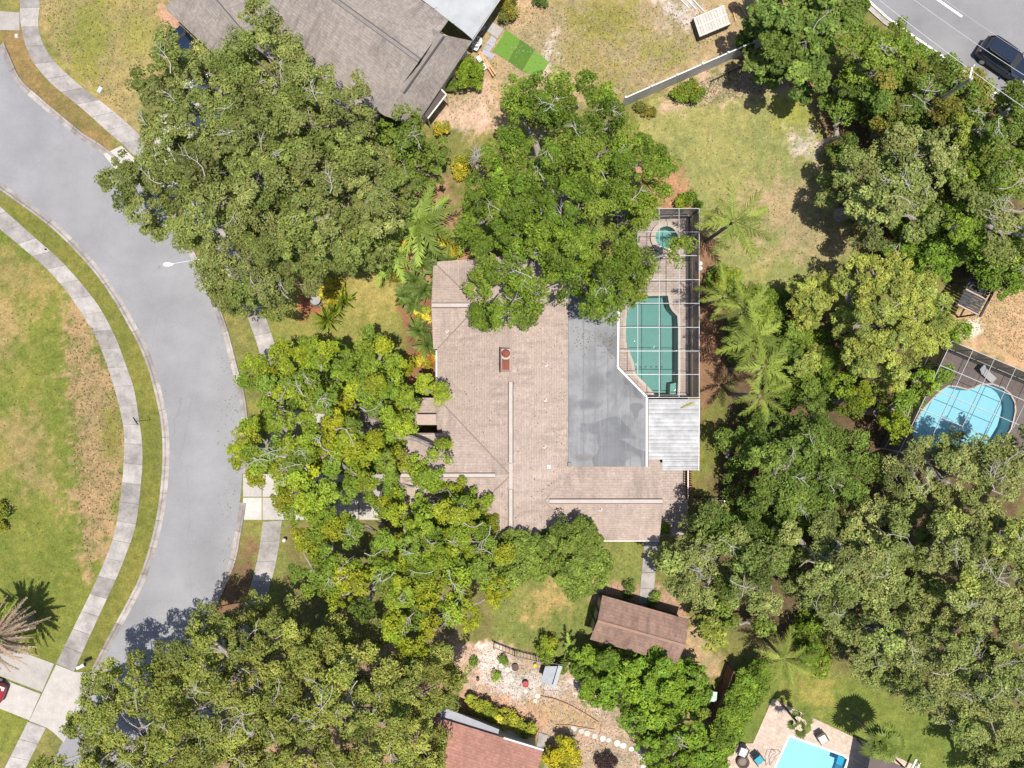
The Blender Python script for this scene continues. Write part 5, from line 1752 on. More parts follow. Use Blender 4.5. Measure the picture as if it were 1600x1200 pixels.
    for i in range(dead):
        w = Vector(B[RNG.choice(inner)]) if len(inner) else Vector(B[0])
        a0 = random.uniform(0, 6.28)
        L = random.uniform(0.7, 2.0)
        s0 = w + Vector((-math.cos(a0) * L * 0.5, -math.sin(a0) * L * 0.5, random.uniform(0.0, 0.5)))
        g = G()
        e = s0 + Vector((math.cos(a0) * L, math.sin(a0) * L, random.uniform(0.35, 0.9)))
        bow = random.choice([-1, 1]) * random.uniform(0.05, 0.28) * L
        sd_ = Vector((-math.sin(a0), math.cos(a0), 0)) * bow
        m1 = s0.lerp(e, 0.35) + sd_ + Vector((0, 0, 0.2))
        m2 = s0.lerp(e, 0.7) + sd_ * 0.8 + Vector((random.gauss(0, 0.1), random.gauss(0, 0.1), 0.12))
        g.tube([s0, s0.lerp(m1, 0.5) + sd_ * 0.3, m1, m2, e], [0.038, 0.032, 0.026, 0.018, 0.005], 5)
        for _ in range(random.randint(3, 8)):
            st = random.choice([m1, m2, m1.lerp(m2, 0.5), m2.lerp(e, 0.4)])
            a1 = a0 + random.choice([-1, 1]) * random.uniform(0.3, 1.0)
            l1 = random.uniform(0.25, 0.8)
            en = st + Vector((math.cos(a1) * l1, math.sin(a1) * l1, random.uniform(0.0, 0.35)))
            g.tube([st, st.lerp(en, 0.5) + Vector((random.gauss(0, 0.06), random.gauss(0, 0.06), 0.05)), en], [0.018, 0.012, 0.004], 4)
        part('dead_twig', g, M_TWIG, root)
    return root


OLIVE = [(0.161, 0.19, 0.044), (0.186, 0.211, 0.057), (0.136, 0.17, 0.037), (0.206, 0.222, 0.067)]
GREEN = [(0.12, 0.183, 0.019), (0.143, 0.203, 0.02), (0.103, 0.159, 0.019), (0.161, 0.209, 0.028)]
YEL = [(0.194, 0.255, 0.023), (0.228, 0.271, 0.02), (0.152, 0.222, 0.023), (0.246, 0.253, 0.016), (0.144, 0.205, 0.029)]
DARKG = [(0.11, 0.165, 0.027), (0.132, 0.183, 0.032), (0.098, 0.146, 0.024)]
GREYG = [(0.214, 0.238, 0.069), (0.244, 0.262, 0.084), (0.18, 0.212, 0.058), (0.201, 0.243, 0.063)]
LIME = [(0.266, 0.3, 0.062), (0.24, 0.275, 0.058), (0.292, 0.308, 0.058), (0.215, 0.258, 0.058)]
FRESH = [(0.142, 0.227, 0.024), (0.167, 0.25, 0.024), (0.127, 0.204, 0.024)]
GOLD = [(0.42, 0.34, 0.03), (0.34, 0.30, 0.03), (0.24, 0.25, 0.03), (0.46, 0.38, 0.06)]

T1 = [(232, 62), (262, 42), (290, 62), (330, 55), (352, 70), (372, 35), (402, 8), (440, 12), (467, 40), (480, 92), (500, 102), (522, 108), (562, 112), (582, 150), (572, 182), (596, 205), (640, 300), (616, 340), (602, 380), (578, 420), (546, 442), (512, 440), (482, 470), (472, 502), (442, 512), (410, 492), (385, 502), (345, 500), (323, 482), (328, 468), (303, 440), (293, 412), (262, 400), (250, 372), (205, 342), (198, 322), (163, 312), (170, 272), (163, 248), (185, 243), (212, 235), (188, 205), (200, 190), (212, 150), (198, 122), (224, 110)]
tree('huge olive green oak spreading over the curved street and driveway', T1, 12, 7.5, OLIVE, (400, 268), 'oak_tree', dead=26, holes=[(400, 270, 12), (306, 84, 11), (328, 152, 7), (287, 170, 8)], leaf=0.155, kl=96, kc=12, limbs=8, bough=1.8, fill=1.0)
tree('bright green bushy tree between the large oak and the grey house', [(580, 185), (600, 172), (640, 178), (670, 190), (690, 215), (692, 260), (672, 300), (640, 318), (605, 300), (582, 260)], 7, 4, [(0.14, 0.19, 0.028), (0.12, 0.17, 0.028)], None, dead=3, leaf=0.2)
T2 = [(775, 182), (790, 150), (812, 128), (842, 120), (900, 114), (932, 120), (965, 150), (986, 165), (986, 210), (1002, 216), (1030, 220), (1056, 240), (1055, 292), (1050, 335), (1036, 344), (1014, 350), (1008, 374), (1014, 428), (1022, 452), (1010, 472), (978, 490), (946, 503), (905, 485), (888, 460), (876, 478), (838, 492), (832, 515), (808, 526), (780, 520), (760, 505), (738, 500), (716, 472), (712, 452), (732, 436), (724, 402), (732, 372), (712, 352), (716, 302), (748, 292), (770, 270), (764, 230), (752, 205)]
tree('big green oak covering the middle of the house and the spa', T2, 12, 7.5, GREEN, (868, 330), 'oak_tree', dead=30, holes=[(845, 212, 13), (978, 335, 16), (852, 395, 13), (892, 432, 9), (800, 350, 8), (960, 200, 10)], extra=[(1061, 391, 7.0)], leaf=0.155, kl=96, kc=12, limbs=8, bough=1.8, fill=1.0)
T3 = [(362, 600), (385, 560), (420, 540), (455, 542), (480, 535), (520, 530), (545, 532), (562, 545), (572, 505), (600, 484), (620, 500), (605, 530), (610, 560), (650, 575), (690, 588), (712, 602), (704, 640), (690, 648), (650, 640), (634, 652), (628, 690), (640, 708), (680, 690), (706, 684), (712, 715), (700, 742), (690, 770), (640, 768), (600, 778), (560, 772), (500, 790), (450, 812), (420, 780), (372, 738), (350, 702), (380, 680), (384, 662), (410, 652), (378, 622)]
tree('yellow green oak with pale forked trunk beside the front walk', T3, 9.5, 5.5, YEL, (565, 652), 'oak_tree', dead=26, holes=[(572, 645, 16), (430, 645, 13), (470, 640, 8), (545, 728, 12), (500, 760, 10), (585, 520, 8), (660, 730, 9), (560, 620, 8)], leaf=0.16, kl=84, kc=10, fill=0.80, bough=1.35, clump=0.40, limbs=9)
T3B = [(470, 800), (520, 790), (600, 782), (660, 762), (700, 745), (742, 762), (770, 800), (782, 832), (806, 850), (796, 900), (772, 955), (745, 985), (700, 1000), (650, 1016), (606, 1010), (570, 965), (520, 935), (470, 925), (448, 900), (458, 862)]
tree('yellow green oak below the driveway at the garage corner', T3B, 9.5, 5.5, YEL, (620, 890), 'oak_tree', dead=22, holes=[(585, 812, 15), (545, 805, 10), (610, 825, 10), (690, 985, 8)], leaf=0.16, kl=84, kc=10, fill=0.86, bough=1.45, clump=0.40, limbs=8)
T4P = [(0.146, 0.193, 0.031), (0.169, 0.222, 0.036), (0.131, 0.178, 0.031)]
tree('small round green tree touching the south eave of the house', blob(897, 872, 56, 18, 0.05), 7.0, 5.4, T4P, None, 'round_tree', leaf=0.16, bough=1.0, clump=0.36, kc=10, kl=80, dome=2.2, rough=0.25, fill=1.0)
tree('smaller round green tree left of the other round tree', blob(820, 870, 46, 16, 0.06), 6.8, 5.4, T4P, None, 'round_tree', leaf=0.16, bough=1.0, clump=0.36, kc=10, kl=80, dome=2.0, rough=0.25, fill=1.0)
T5 = [(88, 1118), (108, 1072), (140, 1048), (175, 1040), (212, 1020), (262, 1005), (270, 985), (300, 975), (318, 950), (352, 945), (380, 962), (420, 945), (440, 958), (470, 985), (500, 990), (560, 985), (600, 1020), (640, 1015), (690, 1000), (715, 1025), (722, 1075), (715, 1100), (690, 1128), (700, 1180), (680, 1290), (60, 1290), (40, 1220), (60, 1180), (100, 1150)]
tree('wide straggly oak filling the bottom left over the street', T5, 11, 6.5, [(0.215, 0.235, 0.045), (0.185, 0.212, 0.04), (0.245, 0.255, 0.052), (0.175, 0.20, 0.046)], (470, 1120), 'oak_tree', dead=64, holes=[(470, 1085, 13), (535, 1115, 12), (565, 1050, 13), (700, 1080, 9), (150, 1150, 9), (290, 1070, 10), (620, 1060, 10), (590, 1140, 12), (680, 1130, 10)], leaf=0.15, kl=80, kc=10, fill=0.88, bough=1.5, clump=0.42, limbs=9)

# wood along the main road, upper right
TR = [
    ('bright round leaved tree at the top by the main road', [(1182, -30), (1360, -30), (1368, 30), (1310, 60), (1292, 112), (1272, 140), (1246, 125), (1212, 108), (1186, 92), (1170, 40)], 7, 4, [(0.125, 0.18, 0.03), (0.145, 0.195, 0.04), (0.11, 0.165, 0.034)], dict(leaf=0.22, wide=0.75, fill=1.0, dead=3)),
    ('yellow green tree reaching over the kerb of the main road', [(1300, 52), (1330, 60), (1372, 30), (1400, 45), (1440, 65), (1442, 92), (1402, 120), (1340, 148), (1300, 130)], 7, 4.2, [(0.14, 0.2, 0.025), (0.16, 0.21, 0.028)], dict(dead=4)),
    ('dark mixed tree right behind the utility wires', [(1345, 145), (1400, 118), (1446, 92), (1500, 100), (1530, 118), (1528, 150), (1500, 182), (1440, 200), (1372, 200), (1330, 182)], 7.5, 4.5, DARKG + [(0.18, 0.17, 0.03)], dict(dead=5, fill=1.0)),
    ('narrow dark tree at the lawn corner near the fence end', [(1288, 152), (1330, 148), (1346, 190), (1376, 226), (1330, 238), (1300, 205)], 5, 2.8, DARKG, dict(fill=0.85)),
    ('yellow green tree at the right edge below the navy car', [(1500, 135), (1560, 122), (1640, 140), (1640, 262), (1545, 272), (1490, 242), (1482, 190)], 8, 4.5, [(0.15, 0.19, 0.028), (0.12, 0.175, 0.028), (0.18, 0.205, 0.03)], dict(dead=5)),
    ('large olive tree shading the right border of the back lawn', [(1302, 262), (1340, 232), (1400, 192), (1470, 198), (1502, 252), (1482, 322), (1444, 372), (1392, 398), (1350, 392), (1334, 332), (1310, 300)], 9, 5, GREYG, dict(dead=8, leaf=0.18)),
    ('grey green tree at the right edge beside the olive tree', [(1482, 250), (1540, 262), (1640, 255), (1640, 385), (1562, 402), (1502, 392), (1452, 372), (1484, 322)], 8, 4.5, GREYG + GREEN, dict(dead=8)),
    ('low bright tree above the black pergola', [(1384, 382), (1440, 372), (1482, 398), (1474, 425), (1432, 440), (1392, 422)], 5, 3, FRESH, dict(dead=3)),
    ('fresh green tree right of the black pergola', [(1535, 398), (1600, 372), (1640, 380), (1640, 440), (1562, 458), (1548, 448), (1534, 420)], 5, 3, FRESH, dict(dead=3)),
    ('large lime yellow tree in the middle of the right side', [(1312, 412), (1340, 400), (1390, 405), (1420, 400), (1450, 430), (1478, 470), (1486, 520), (1468, 545), (1440, 560), (1430, 590), (1402, 602), (1372, 592), (1332, 576), (1316, 540), (1306, 500), (1322, 470), (1316, 440)], 8.5, 5, LIME, dict(leaf=0.14, dead=2, bough=1.25, clump=0.33, fill=1.0)),
    ('small lime yellow tree between palms and the large lime tree', [(1252, 442), (1290, 430), (1302, 460), (1282, 510), (1248, 516), (1236, 490)], 6, 3.6, LIME, dict(leaf=0.14, bough=1.1, clump=0.33, fill=1.0)),
    ('small lime yellow shrub tree behind the lowest palms', [(1246, 542), (1280, 530), (1292, 560), (1270, 586), (1246, 580)], 5, 3, LIME, dict(leaf=0.14, bough=1.1, clump=0.33, fill=1.0)),
    ('fresh green bush tree touching the black pergola corner', [(1460, 470), (1500, 482), (1510, 520), (1482, 545), (1452, 540), (1448, 500)], 5, 2.6, FRESH, dict()),
    ('bright green tree beside the corner of the angled cage', [(1436, 562), (1478, 560), (1496, 586), (1472, 612), (1442, 620), (1428, 592)], 5, 2.8, FRESH, dict()),
    ('vivid green tree below the large lime tree', [(1300, 602), (1350, 590), (1362, 640), (1332, 666), (1306, 652)], 5.5, 3, FRESH + YEL, dict()),
    ('vivid green tree against the turquoise pool', [(1362, 602), (1402, 612), (1440, 622), (1450, 642), (1422, 690), (1384, 692), (1362, 652)], 6, 3.2, FRESH + YEL, dict(dead=2)),
    ('broad dark green oak right of the house and its mulch bed', [(1182, 652), (1250, 640), (1310, 652), (1360, 692), (1372, 742), (1360, 790), (1312, 820), (1250, 832), (1202, 812), (1158, 780), (1166, 700)], 9, 5, DARKG, dict(dead=6)),
    ('dense green oak between the shed and the side patio', [(1050, 850), (1086, 812), (1122, 786), (1172, 802), (1222, 832), (1252, 872), (1242, 930), (1192, 952), (1130, 940), (1072, 940), (1034, 902)], 8, 4.5, GREYG + DARKG, dict(dead=6)),
    ('grey green oak hiding the lower part of the turquoise pool', [(1372, 722), (1432, 682), (1500, 690), (1560, 672), (1640, 680), (1640, 785), (1542, 792), (1472, 782), (1422, 790), (1382, 770)], 9.5, 5.5, GREYG, dict(dead=9, fill=0.9, leaf=0.15, bough=1.55, kl=84, clump=0.42)),
    ('grey green oak left of the dark gap in the right wood', [(1222, 832), (1300, 802), (1400, 790), (1424, 820), (1440, 880), (1430, 932), (1372, 972), (1302, 992), (1242, 962), (1232, 900)], 10, 5.5, GREYG, dict(dead=10, fill=1.0, leaf=0.15, bough=1.55, kl=84, clump=0.42)),
    ('tall olive oak at the right edge of the lower wood', [(1456, 800), (1520, 782), (1640, 790), (1640, 962), (1540, 982), (1460, 962), (1432, 900), (1440, 850)], 11, 6, GREYG + LIME[:1], dict(dead=12, fill=1.0, leaf=0.15, bough=1.55, kl=84, clump=0.42)),
    ('olive oak overhanging the lawn of the pale blue pool', [(1302, 982), (1380, 962), (1460, 952), (1540, 972), (1640, 960), (1640, 1140), (1562, 1172), (1500, 1152), (1440, 1112), (1382, 1072), (1330, 1052), (1312, 1022)], 10, 5.5, GREYG, dict(dead=14, fill=1.0, leaf=0.15, bough=1.55, kl=84, clump=0.42)),
    ('olive tree cut by the bottom right corner', [(1505, 1158), (1560, 1172), (1640, 1138), (1640, 1260), (1540, 1260)], 7, 4, GREYG, dict(dead=3)),
    ('citrus tree left of its pair below the shed', [(892, 1032), (932, 1005), (990, 1020), (1000, 1060), (990, 1092), (950, 1102), (912, 1090), (890, 1060)], 4.2, 2.2, FRESH, dict(leaf=0.19, bough=1.4, clump=0.4)),
    ('citrus tree right of its pair below the shed', [(1002, 1030), (1050, 1020), (1100, 1040), (1106, 1090), (1062, 1120), (1012, 1102), (998, 1070)], 4.5, 2.4, FRESH, dict(leaf=0.19, bough=1.4, clump=0.4)),
    ('spreading bright tree at the bottom next to the hedge', [(976, 1112), (1040, 1112), (1092, 1100), (1106, 1150), (1102, 1250), (1022, 1250), (1002, 1160)], 4.6, 2.4, FRESH + GREEN, dict(dead=3, leaf=0.19, bough=1.5, clump=0.4)),
    ('large leaved yellow green magnolia right of the shed', [(1062, 952), (1100, 932), (1150, 952), (1200, 960), (1206, 1000), (1162, 1020), (1122, 1015), (1086, 992)], 5, 2.6, [(0.20, 0.235, 0.035), (0.15, 0.20, 0.03), (0.25, 0.26, 0.04)], dict(leaf=0.30, wide=0.5, kl=30, bough=1.5, mat=M_LEAFG, fill=0.85)),
    ('dark shrub tree filling the shade behind the palms', [(1196, 480), (1236, 450), (1240, 530), (1210, 560), (1190, 530)], 4, 2, DARKG, dict()),
    ('dark understory tree below the row of palms', [(1150, 650), (1186, 640), (1180, 720), (1150, 760), (1118, 720), (1126, 670)], 4.5, 2, DARKG, dict(fill=0.8)),
    ('dark low tree between the large lime tree and the dark oak', [(1260, 600), (1300, 590), (1310, 650), (1260, 650), (1236, 620)], 4, 2, DARKG, dict()),
    ('fresh green bush growing between the second and third feather palm', [(1120, 420), (1150, 425), (1165, 450), (1150, 470), (1122, 460)], 3.4, 1.8, FRESH + YEL, dict(bough=1.1)),
    ('green bush tree behind the third and fourth feather palm', [(1175, 455), (1205, 450), (1225, 480), (1210, 515), (1180, 500)], 4, 2, GREEN, dict(bough=1.2)),
    ('leafy bush at the foot of the middle feather palms', [(1135, 500), (1165, 505), (1172, 545), (1150, 565), (1130, 540)], 3.2, 1.6, DARKG + FRESH, dict(bough=1.1)),
    ('bushy green tree beneath the two lowest feather palms', [(1200, 580), (1235, 575), (1250, 610), (1225, 640), (1196, 620)], 4, 2, GREEN + DARKG, dict(bough=1.2)),
    ('fresh green shrub tree at the kerb of the main road', [(1382, 50), (1420, 58), (1470, 92), (1500, 112), (1470, 130), (1420, 110), (1390, 85)], 5, 2.6, FRESH + GREEN, dict(bough=1.3, fill=1.0)),
    ('dark understory tree in the middle of the roadside wood', [(1330, 130), (1400, 120), (1480, 180), (1500, 250), (1440, 240), (1360, 200), (1320, 170)], 4.6, 2.2, DARKG, dict(fill=1.0)),
    ('green tree at the right edge just above the grey green tree', [(1520, 190), (1640, 200), (1640, 300), (1560, 300), (1510, 260)], 5.5, 3, GREEN + GREYG, dict(fill=1.0)),
    ('dark understory tree at the pergola end of the roadside wood', [(1390, 330), (1480, 310), (1600, 350), (1600, 400), (1500, 420), (1420, 400)], 4.4, 2.2, DARKG + FRESH, dict(fill=1.0)),
    ('dark bushy tree filling the gap left of the large lime tree', [(1232, 498), (1275, 505), (1305, 540), (1310, 600), (1262, 612), (1228, 580), (1220, 530)], 4.2, 2.2, DARKG + GREEN, dict(bough=1.3, fill=1.0)),
    ('green understory tree right of the magnolia by the palm', [(1240, 970), (1300, 985), (1310, 1030), (1262, 1050), (1232, 1010)], 4, 2, GREEN, dict()),
    ('green understory tree between the dense oak and the dark oak', [(1180, 800), (1230, 820), (1230, 850), (1190, 830)], 4, 2.2, GREEN, dict()),
    ('bare twiggy young tree at the corner of the grey house yard', [(745, 205), (772, 215), (770, 285), (740, 290), (715, 260), (722, 225)], 5, 2.6, GREEN + YEL, dict(fill=0.5, dead=9, kl=34)),
]
for lb, out, top, edge, pal, kw in TR:
    a = dict(leaf=0.165, bough=1.6, kl=80, clump=0.44)
    a.update(kw)
    tree(lb, out, top, edge, pal, None, **a)

# shrubs
SH = [
    ('golden croton bush behind the round fountain', blob(516, 452, 20), 1.3, 0.7, GOLD, {}),
    ('golden croton bush under the feathery palm, nearer the lawn', blob(626, 432, 12), 1.1, 0.6, GOLD, {}),
    ('golden croton bush between the palm and the broad leaved plants', blob(630, 388, 12), 1.1, 0.6, GOLD, {}),
    ('golden croton bush right of the feathery palm', blob(688, 378, 17, ry=13), 1.2, 0.6, GOLD, {}),
    ('golden croton bush nearest the twiggy young tree', blob(704, 397, 14), 1.1, 0.6, GOLD, {}),
    ('golden croton bush at the house corner by the broad leaves', blob(657, 494, 13), 1.2, 0.6, GOLD, {}),
    ('golden and orange croton bush against the front wall', blob(664, 562, 17, ry=14), 1.3, 0.6, GOLD + [(0.34, 0.12, 0.03)], {}),
    ('bright yellow shrub beside the lean to of the grey house', blob(690, 205, 12), 2.2, 1.2, GOLD, {}),
    ('yellow shrub in the soil left of the twiggy young tree', blob(718, 262, 10, ry=16), 2.0, 1.0, GOLD, {}),
    ('vivid lime shrub against the wall of the grey house', blob(733, 114, 23), 2.2, 1.2, [(0.14, 0.21, 0.015), (0.16, 0.23, 0.018)], {}),
    ('small dark shrub by the lean to of the grey house', blob(702, 136, 11), 1.2, 0.6, DARKG, {}),
    ('yellowing shrub at the top beside the grey house', blob(793, 14, 13, ry=18), 1.5, 0.8, [(0.22, 0.20, 0.03), (0.16, 0.17, 0.03)], {}),
    ('dark shrub cut by the top edge in the dry yard', blob(850, -2, 16, ry=8), 1.4, 0.7, DARKG, {}),
    ('green and gold shrub below the panel fence', blob(1075, 142, 27, ry=14), 1.5, 0.8, GREEN + [(0.26, 0.22, 0.03)], {}),
    ('small orange tinged shrub at the oak side of the panel fence', blob(1012, 170, 17, ry=9), 1.1, 0.5, [(0.26, 0.20, 0.03), (0.14, 0.15, 0.03)], {}),
    ('dark green shrub on the verge at the street kerb', blob(395, 673, 14), 1.5, 0.8, DARKG, {}),
    ('yellow green shrub at the left edge of the big lawn', blob(-4, 808, 14, ry=22), 1.1, 0.5, [(0.20, 0.20, 0.02), (0.14, 0.16, 0.02)], {}),
    ('round shrub right of the black metal fence', blob(857, 1017, 16, ry=20), 2.0, 1.1, GREEN + YEL, {}),
    ('yellow flowering round bush at the corner of the red roof', blob(880, 1181, 29, 16, 0.06), 2.2, 1.1, [(0.36, 0.32, 0.02), (0.26, 0.26, 0.02), (0.42, 0.36, 0.02)], {}),
    ('dark purple shrub right of the yellow bush', blob(948, 1196, 16), 1.2, 0.6, [(0.065, 0.035, 0.035), (0.05, 0.03, 0.028)], {}),
    ('clipped cone shrub beside the stepping stones at the fence', blob(787, 1026, 6.5, 10, 0.05, 8), 1.1, 0.3, FRESH, dict(bough=0.6)),
    ('clipped cone shrub on the bare soil at the oak edge', blob(740, 1037, 6.5, 10, 0.05), 1.2, 0.3, FRESH, dict(bough=0.6)),
    ('clipped cone shrub in the centre of the soil bed', blob(772, 1054, 6, 10, 0.05, 7), 1.1, 0.3, FRESH, dict(bough=0.6)),
    ('small round shrub at the wall left of the red roof step', blob(829, 1145, 10), 0.9, 0.5, FRESH, {}),
    ('dark low shrub at the shed corner by the walk', blob(983, 921, 9), 0.9, 0.4, DARKG, {}),
    ('dark low shrub right of the walk at the shed', blob(1020, 933, 7), 0.9, 0.4, DARKG, {}),
    ('small yellow shrub at the corner of the south eave', blob(1037, 830, 7, ry=10), 1.0, 0.5, GOLD + GREEN, {}),
    ('green shrub at the top corner of the screen cage', blob(1085, 316, 12), 1.2, 0.6, GREEN, {}),
    ('small yellow green shrub above the screen cage', blob(1065, 317, 8), 0.9, 0.4, YEL, {}),
    ('fresh shrub behind the small palm by the shed', blob(876, 1040, 9), 1.4, 0.6, GREEN, {}),
    ('yellow leaved shrub below the lower right palm', blob(1292, 1020, 11), 1.4, 0.7, GOLD + GREEN, {}),
]
for lb, out, top, edge, pal, kw in SH:
    a = dict(leaf=0.14, bough=0.6, clump=0.24, kc=8, kl=40, dome=1.0, rough=0.5, fill=1.0)
    a.update(kw)
    tree(lb, out, top, edge, pal, None, 'shrub', 'shrub', **a)
HD = [('dense clipped hedge between the wooden fence and the pool lawn', [(1100, 1250), (1104, 1165), (1122, 1112), (1142, 1068), (1168, 1040), (1196, 1030), (1202, 1058), (1186, 1096), (1160, 1148), (1136, 1180), (1132, 1250)], 2.4, 1.9, GREEN + FRESH),
      ('low spiky hedge strip along the patio of the red roofed house', [(722, 1092), (740, 1090), (790, 1112), (838, 1138), (840, 1152), (790, 1134), (730, 1106)], 1.0, 0.8, [(0.26, 0.28, 0.03), (0.19, 0.23, 0.025), (0.34, 0.33, 0.04)])]
for lb, out, top, edge, pal in HD:
    tree(lb, out, top, edge, pal, None, 'hedge', 'hedge', bough=0.6, clump=0.26, kc=8, kl=44, leaf=0.17, dome=0.5, rough=0.4, fill=1.0)


# ------------------------------------------------------------------ palms and broad leaves
def frond_mesh(name, L, droop, wid, n, mat, rise=0.35, thick=0.028, segw=0.05):
    """feather frond along +x: arched midrib with a row of narrow leaflets on both sides"""
    g = G()
    pts = []
    for t in np.linspace(0, 1, 9):
        pts.append((L * t * (1 - 0.12 * t), 0, L * (rise * t - droop * t * t)))
    g.tube(pts, [thick * (1 - 0.8 * t) for t in np.linspace(0, 1, 9)], 4)
    for i in range(n):
        t = 0.12 + 0.87 * i / (n - 1)
        x, z = L * t * (1 - 0.12 * t), L * (rise * t - droop * t * t)
        l = wid * (0.35 + 0.65 * math.sin(math.pi * min(1, t * 0.92 + 0.06))) * random.uniform(0.7, 1.15)
        for s in (-1, 1):
            a = R(58 - 26 * t) + random.uniform(-0.22, 0.22)
            dx, dy = math.cos(a) * l, math.sin(a) * l * s
            dz = -l * random.uniform(0.15, 0.45)
            w = segw
            g.face([(x - w * 0.5, 0, z), (x + w * 0.5, 0, z), (x + dx * 0.6 + w * 0.5, dy * 0.6, z + dz * 0.35), (x + dx, dy, z + dz), (x + dx * 0.6 - w * 0.5, dy * 0.6, z + dz * 0.35)])
    return to_mesh(name, g, mat)


def blade_mesh(name, L, w, rise, droop, mat, fold=0.25):
    g = G()
    pr = None
    for t in np.linspace(0, 1, 7):
        ww = w * (math.sin(math.pi * (0.08 + 0.92 * t) ** 0.8) ** 0.8 if t < 1 else 0.02) + 0.004
        x, z = L * t * (1 - 0.1 * t), L * (rise * t - droop * t * t)
        row = [(x, -ww, z + ww * fold), (x, 0, z), (x, ww, z + ww * fold)]
        if pr:
            g.face([pr[0], row[0], row[1], pr[1]])
            g.face([pr[1], row[1], row[2], pr[2]])
        pr = row
    return to_mesh(name, g, mat)


def fan_mesh(name, L, mat, seg=14):
    g = G()
    g.tube([(0, 0, 0), (L * 0.25, 0, L * 0.16), (L * 0.5, 0, L * 0.22)], [0.022, 0.018, 0.014], 4)
    c = (L * 0.5, 0, L * 0.22)
    for i in range(seg):
        a = R(-105 + 210 * i / (seg - 1))
        l = L * 0.55 * (1 - 0.25 * abs(i - seg / 2) / seg * 2) * random.uniform(0.9, 1.08)
        w = 0.085
        e = (c[0] + math.cos(a) * l, math.sin(a) * l, c[2] - l * random.uniform(0.12, 0.4))
        m = (c[0] + math.cos(a) * l * 0.55, math.sin(a) * l * 0.55, c[2] + 0.02)
        nx, ny = -math.sin(a) * w, math.cos(a) * w
        g.face([c, (m[0] + nx, m[1] + ny, m[2]), e, (m[0] - nx, m[1] - ny, m[2])])
    return to_mesh(name, g, mat)


M_PALM = make_solid_leaf('palm_green', (0.25, 0.29, 0.045), (0.14, 0.19, 0.03), 0.15)
M_PALM2 = make_solid_leaf('palm_fresh', (0.29, 0.37, 0.07), (0.21, 0.30, 0.05))
M_PALMD = make_solid_leaf('palm_dead', (0.48, 0.37, 0.27), (0.30, 0.22, 0.15), 0.1)
M_FAN = make_solid_leaf('palm_fan', (0.155, 0.19, 0.035), (0.10, 0.14, 0.025))
M_BIRD = make_solid_leaf('bird_leaf', (0.125, 0.17, 0.032), (0.07, 0.11, 0.022), 0.15)
M_SPIKE = make_solid_leaf('spike_leaf', (0.24, 0.28, 0.03), (0.14, 0.19, 0.02))
M_PTRUNK = plain('palm_trunk', (0.24, 0.21, 0.18), (0.15, 0.13, 0.11), 6, 0.95, 0.5, 8)
FR_Q = [frond_mesh('queen_frond', l_, dr_, w_, 22, M_PALM, 0.36, 0.04, 0.085) for l_, dr_, w_ in ((3.0, 0.55, 0.66), (2.6, 0.8, 0.6), (3.2, 0.42, 0.7), (2.4, 1.0, 0.5))]
FR_F = [frond_mesh('areca_frond', 2.6, dr_, 0.62, 23, M_PALM2, 0.45, 0.035, 0.095) for dr_ in (0.5, 0.7, 0.9)]
FR_D = [frond_mesh('dead_frond', 2.5, dr_, 0.34, 40, M_PALMD, 0.22, 0.05, 0.08) for dr_ in (0.85, 1.1, 0.7)]
FR_G = [frond_mesh('date_frond', 2.6, dr_, 0.42, 34, M_PALM, 0.30, 0.05, 0.09) for dr_ in (0.6, 0.8)]
FAN = [fan_mesh('fan_leaf', l_, M_FAN) for l_ in (1.5, 1.25)]
BIRD = [blade_mesh('broad_leaf', l_, w_, 0.55, d_, M_BIRD) for l_, w_, d_ in ((1.35, 0.17, 0.55), (1.1, 0.15, 0.75), (1.5, 0.18, 0.6))]
SPIKE = [blade_mesh('spike_leaf', l_, 0.055, 0.8, 0.45, M_SPIKE, 0.5) for l_ in (0.9, 1.1)]


def palm(label, px, py, h, meshes, n, scale=1.0, name='palm_tree', cat='palm', tr=0.13, pname='frond', tilt=(0.75, -0.45), group=None, trunk_mat=None, bend=0.0):
    """crown centre at plan point (px,py) at height h; trunk straight below"""
    x, y, _ = P(px, py, h)
    base = (x, y, 0.0)
    root = thing(name, label, cat, base, group)
    bx, by = random.uniform(-bend, bend), random.uniform(-bend, bend)
    if h > 0.5:
        pts = [(x + bx * (1 - t), y + by * (1 - t), h * t) for t in np.linspace(0, 1, 8)]
        part('trunk', G().tube(pts, [tr * (1.25 if i == 0 else 1.0 + 0.08 * (i % 2)) for i in range(8)], 10), trunk_mat or M_PTRUNK, root)
    for i in range(n):
        u = (i + 0.5) / n
        az = i * 2.39996 + random.uniform(-0.15, 0.15)
        el = tilt[0] + (tilt[1] - tilt[0]) * u
        s = scale * random.uniform(0.85, 1.12) * (0.72 + 0.28 * min(1, u * 2.2))
        o = place(pname, random.choice(meshes), root, (math.cos(az) * tr * 0.5, math.sin(az) * tr * 0.5, h), (random.uniform(-0.25, 0.25) * (2.6 if pname == 'leaf' else 1), -el, az), (s, s, s))
    return root


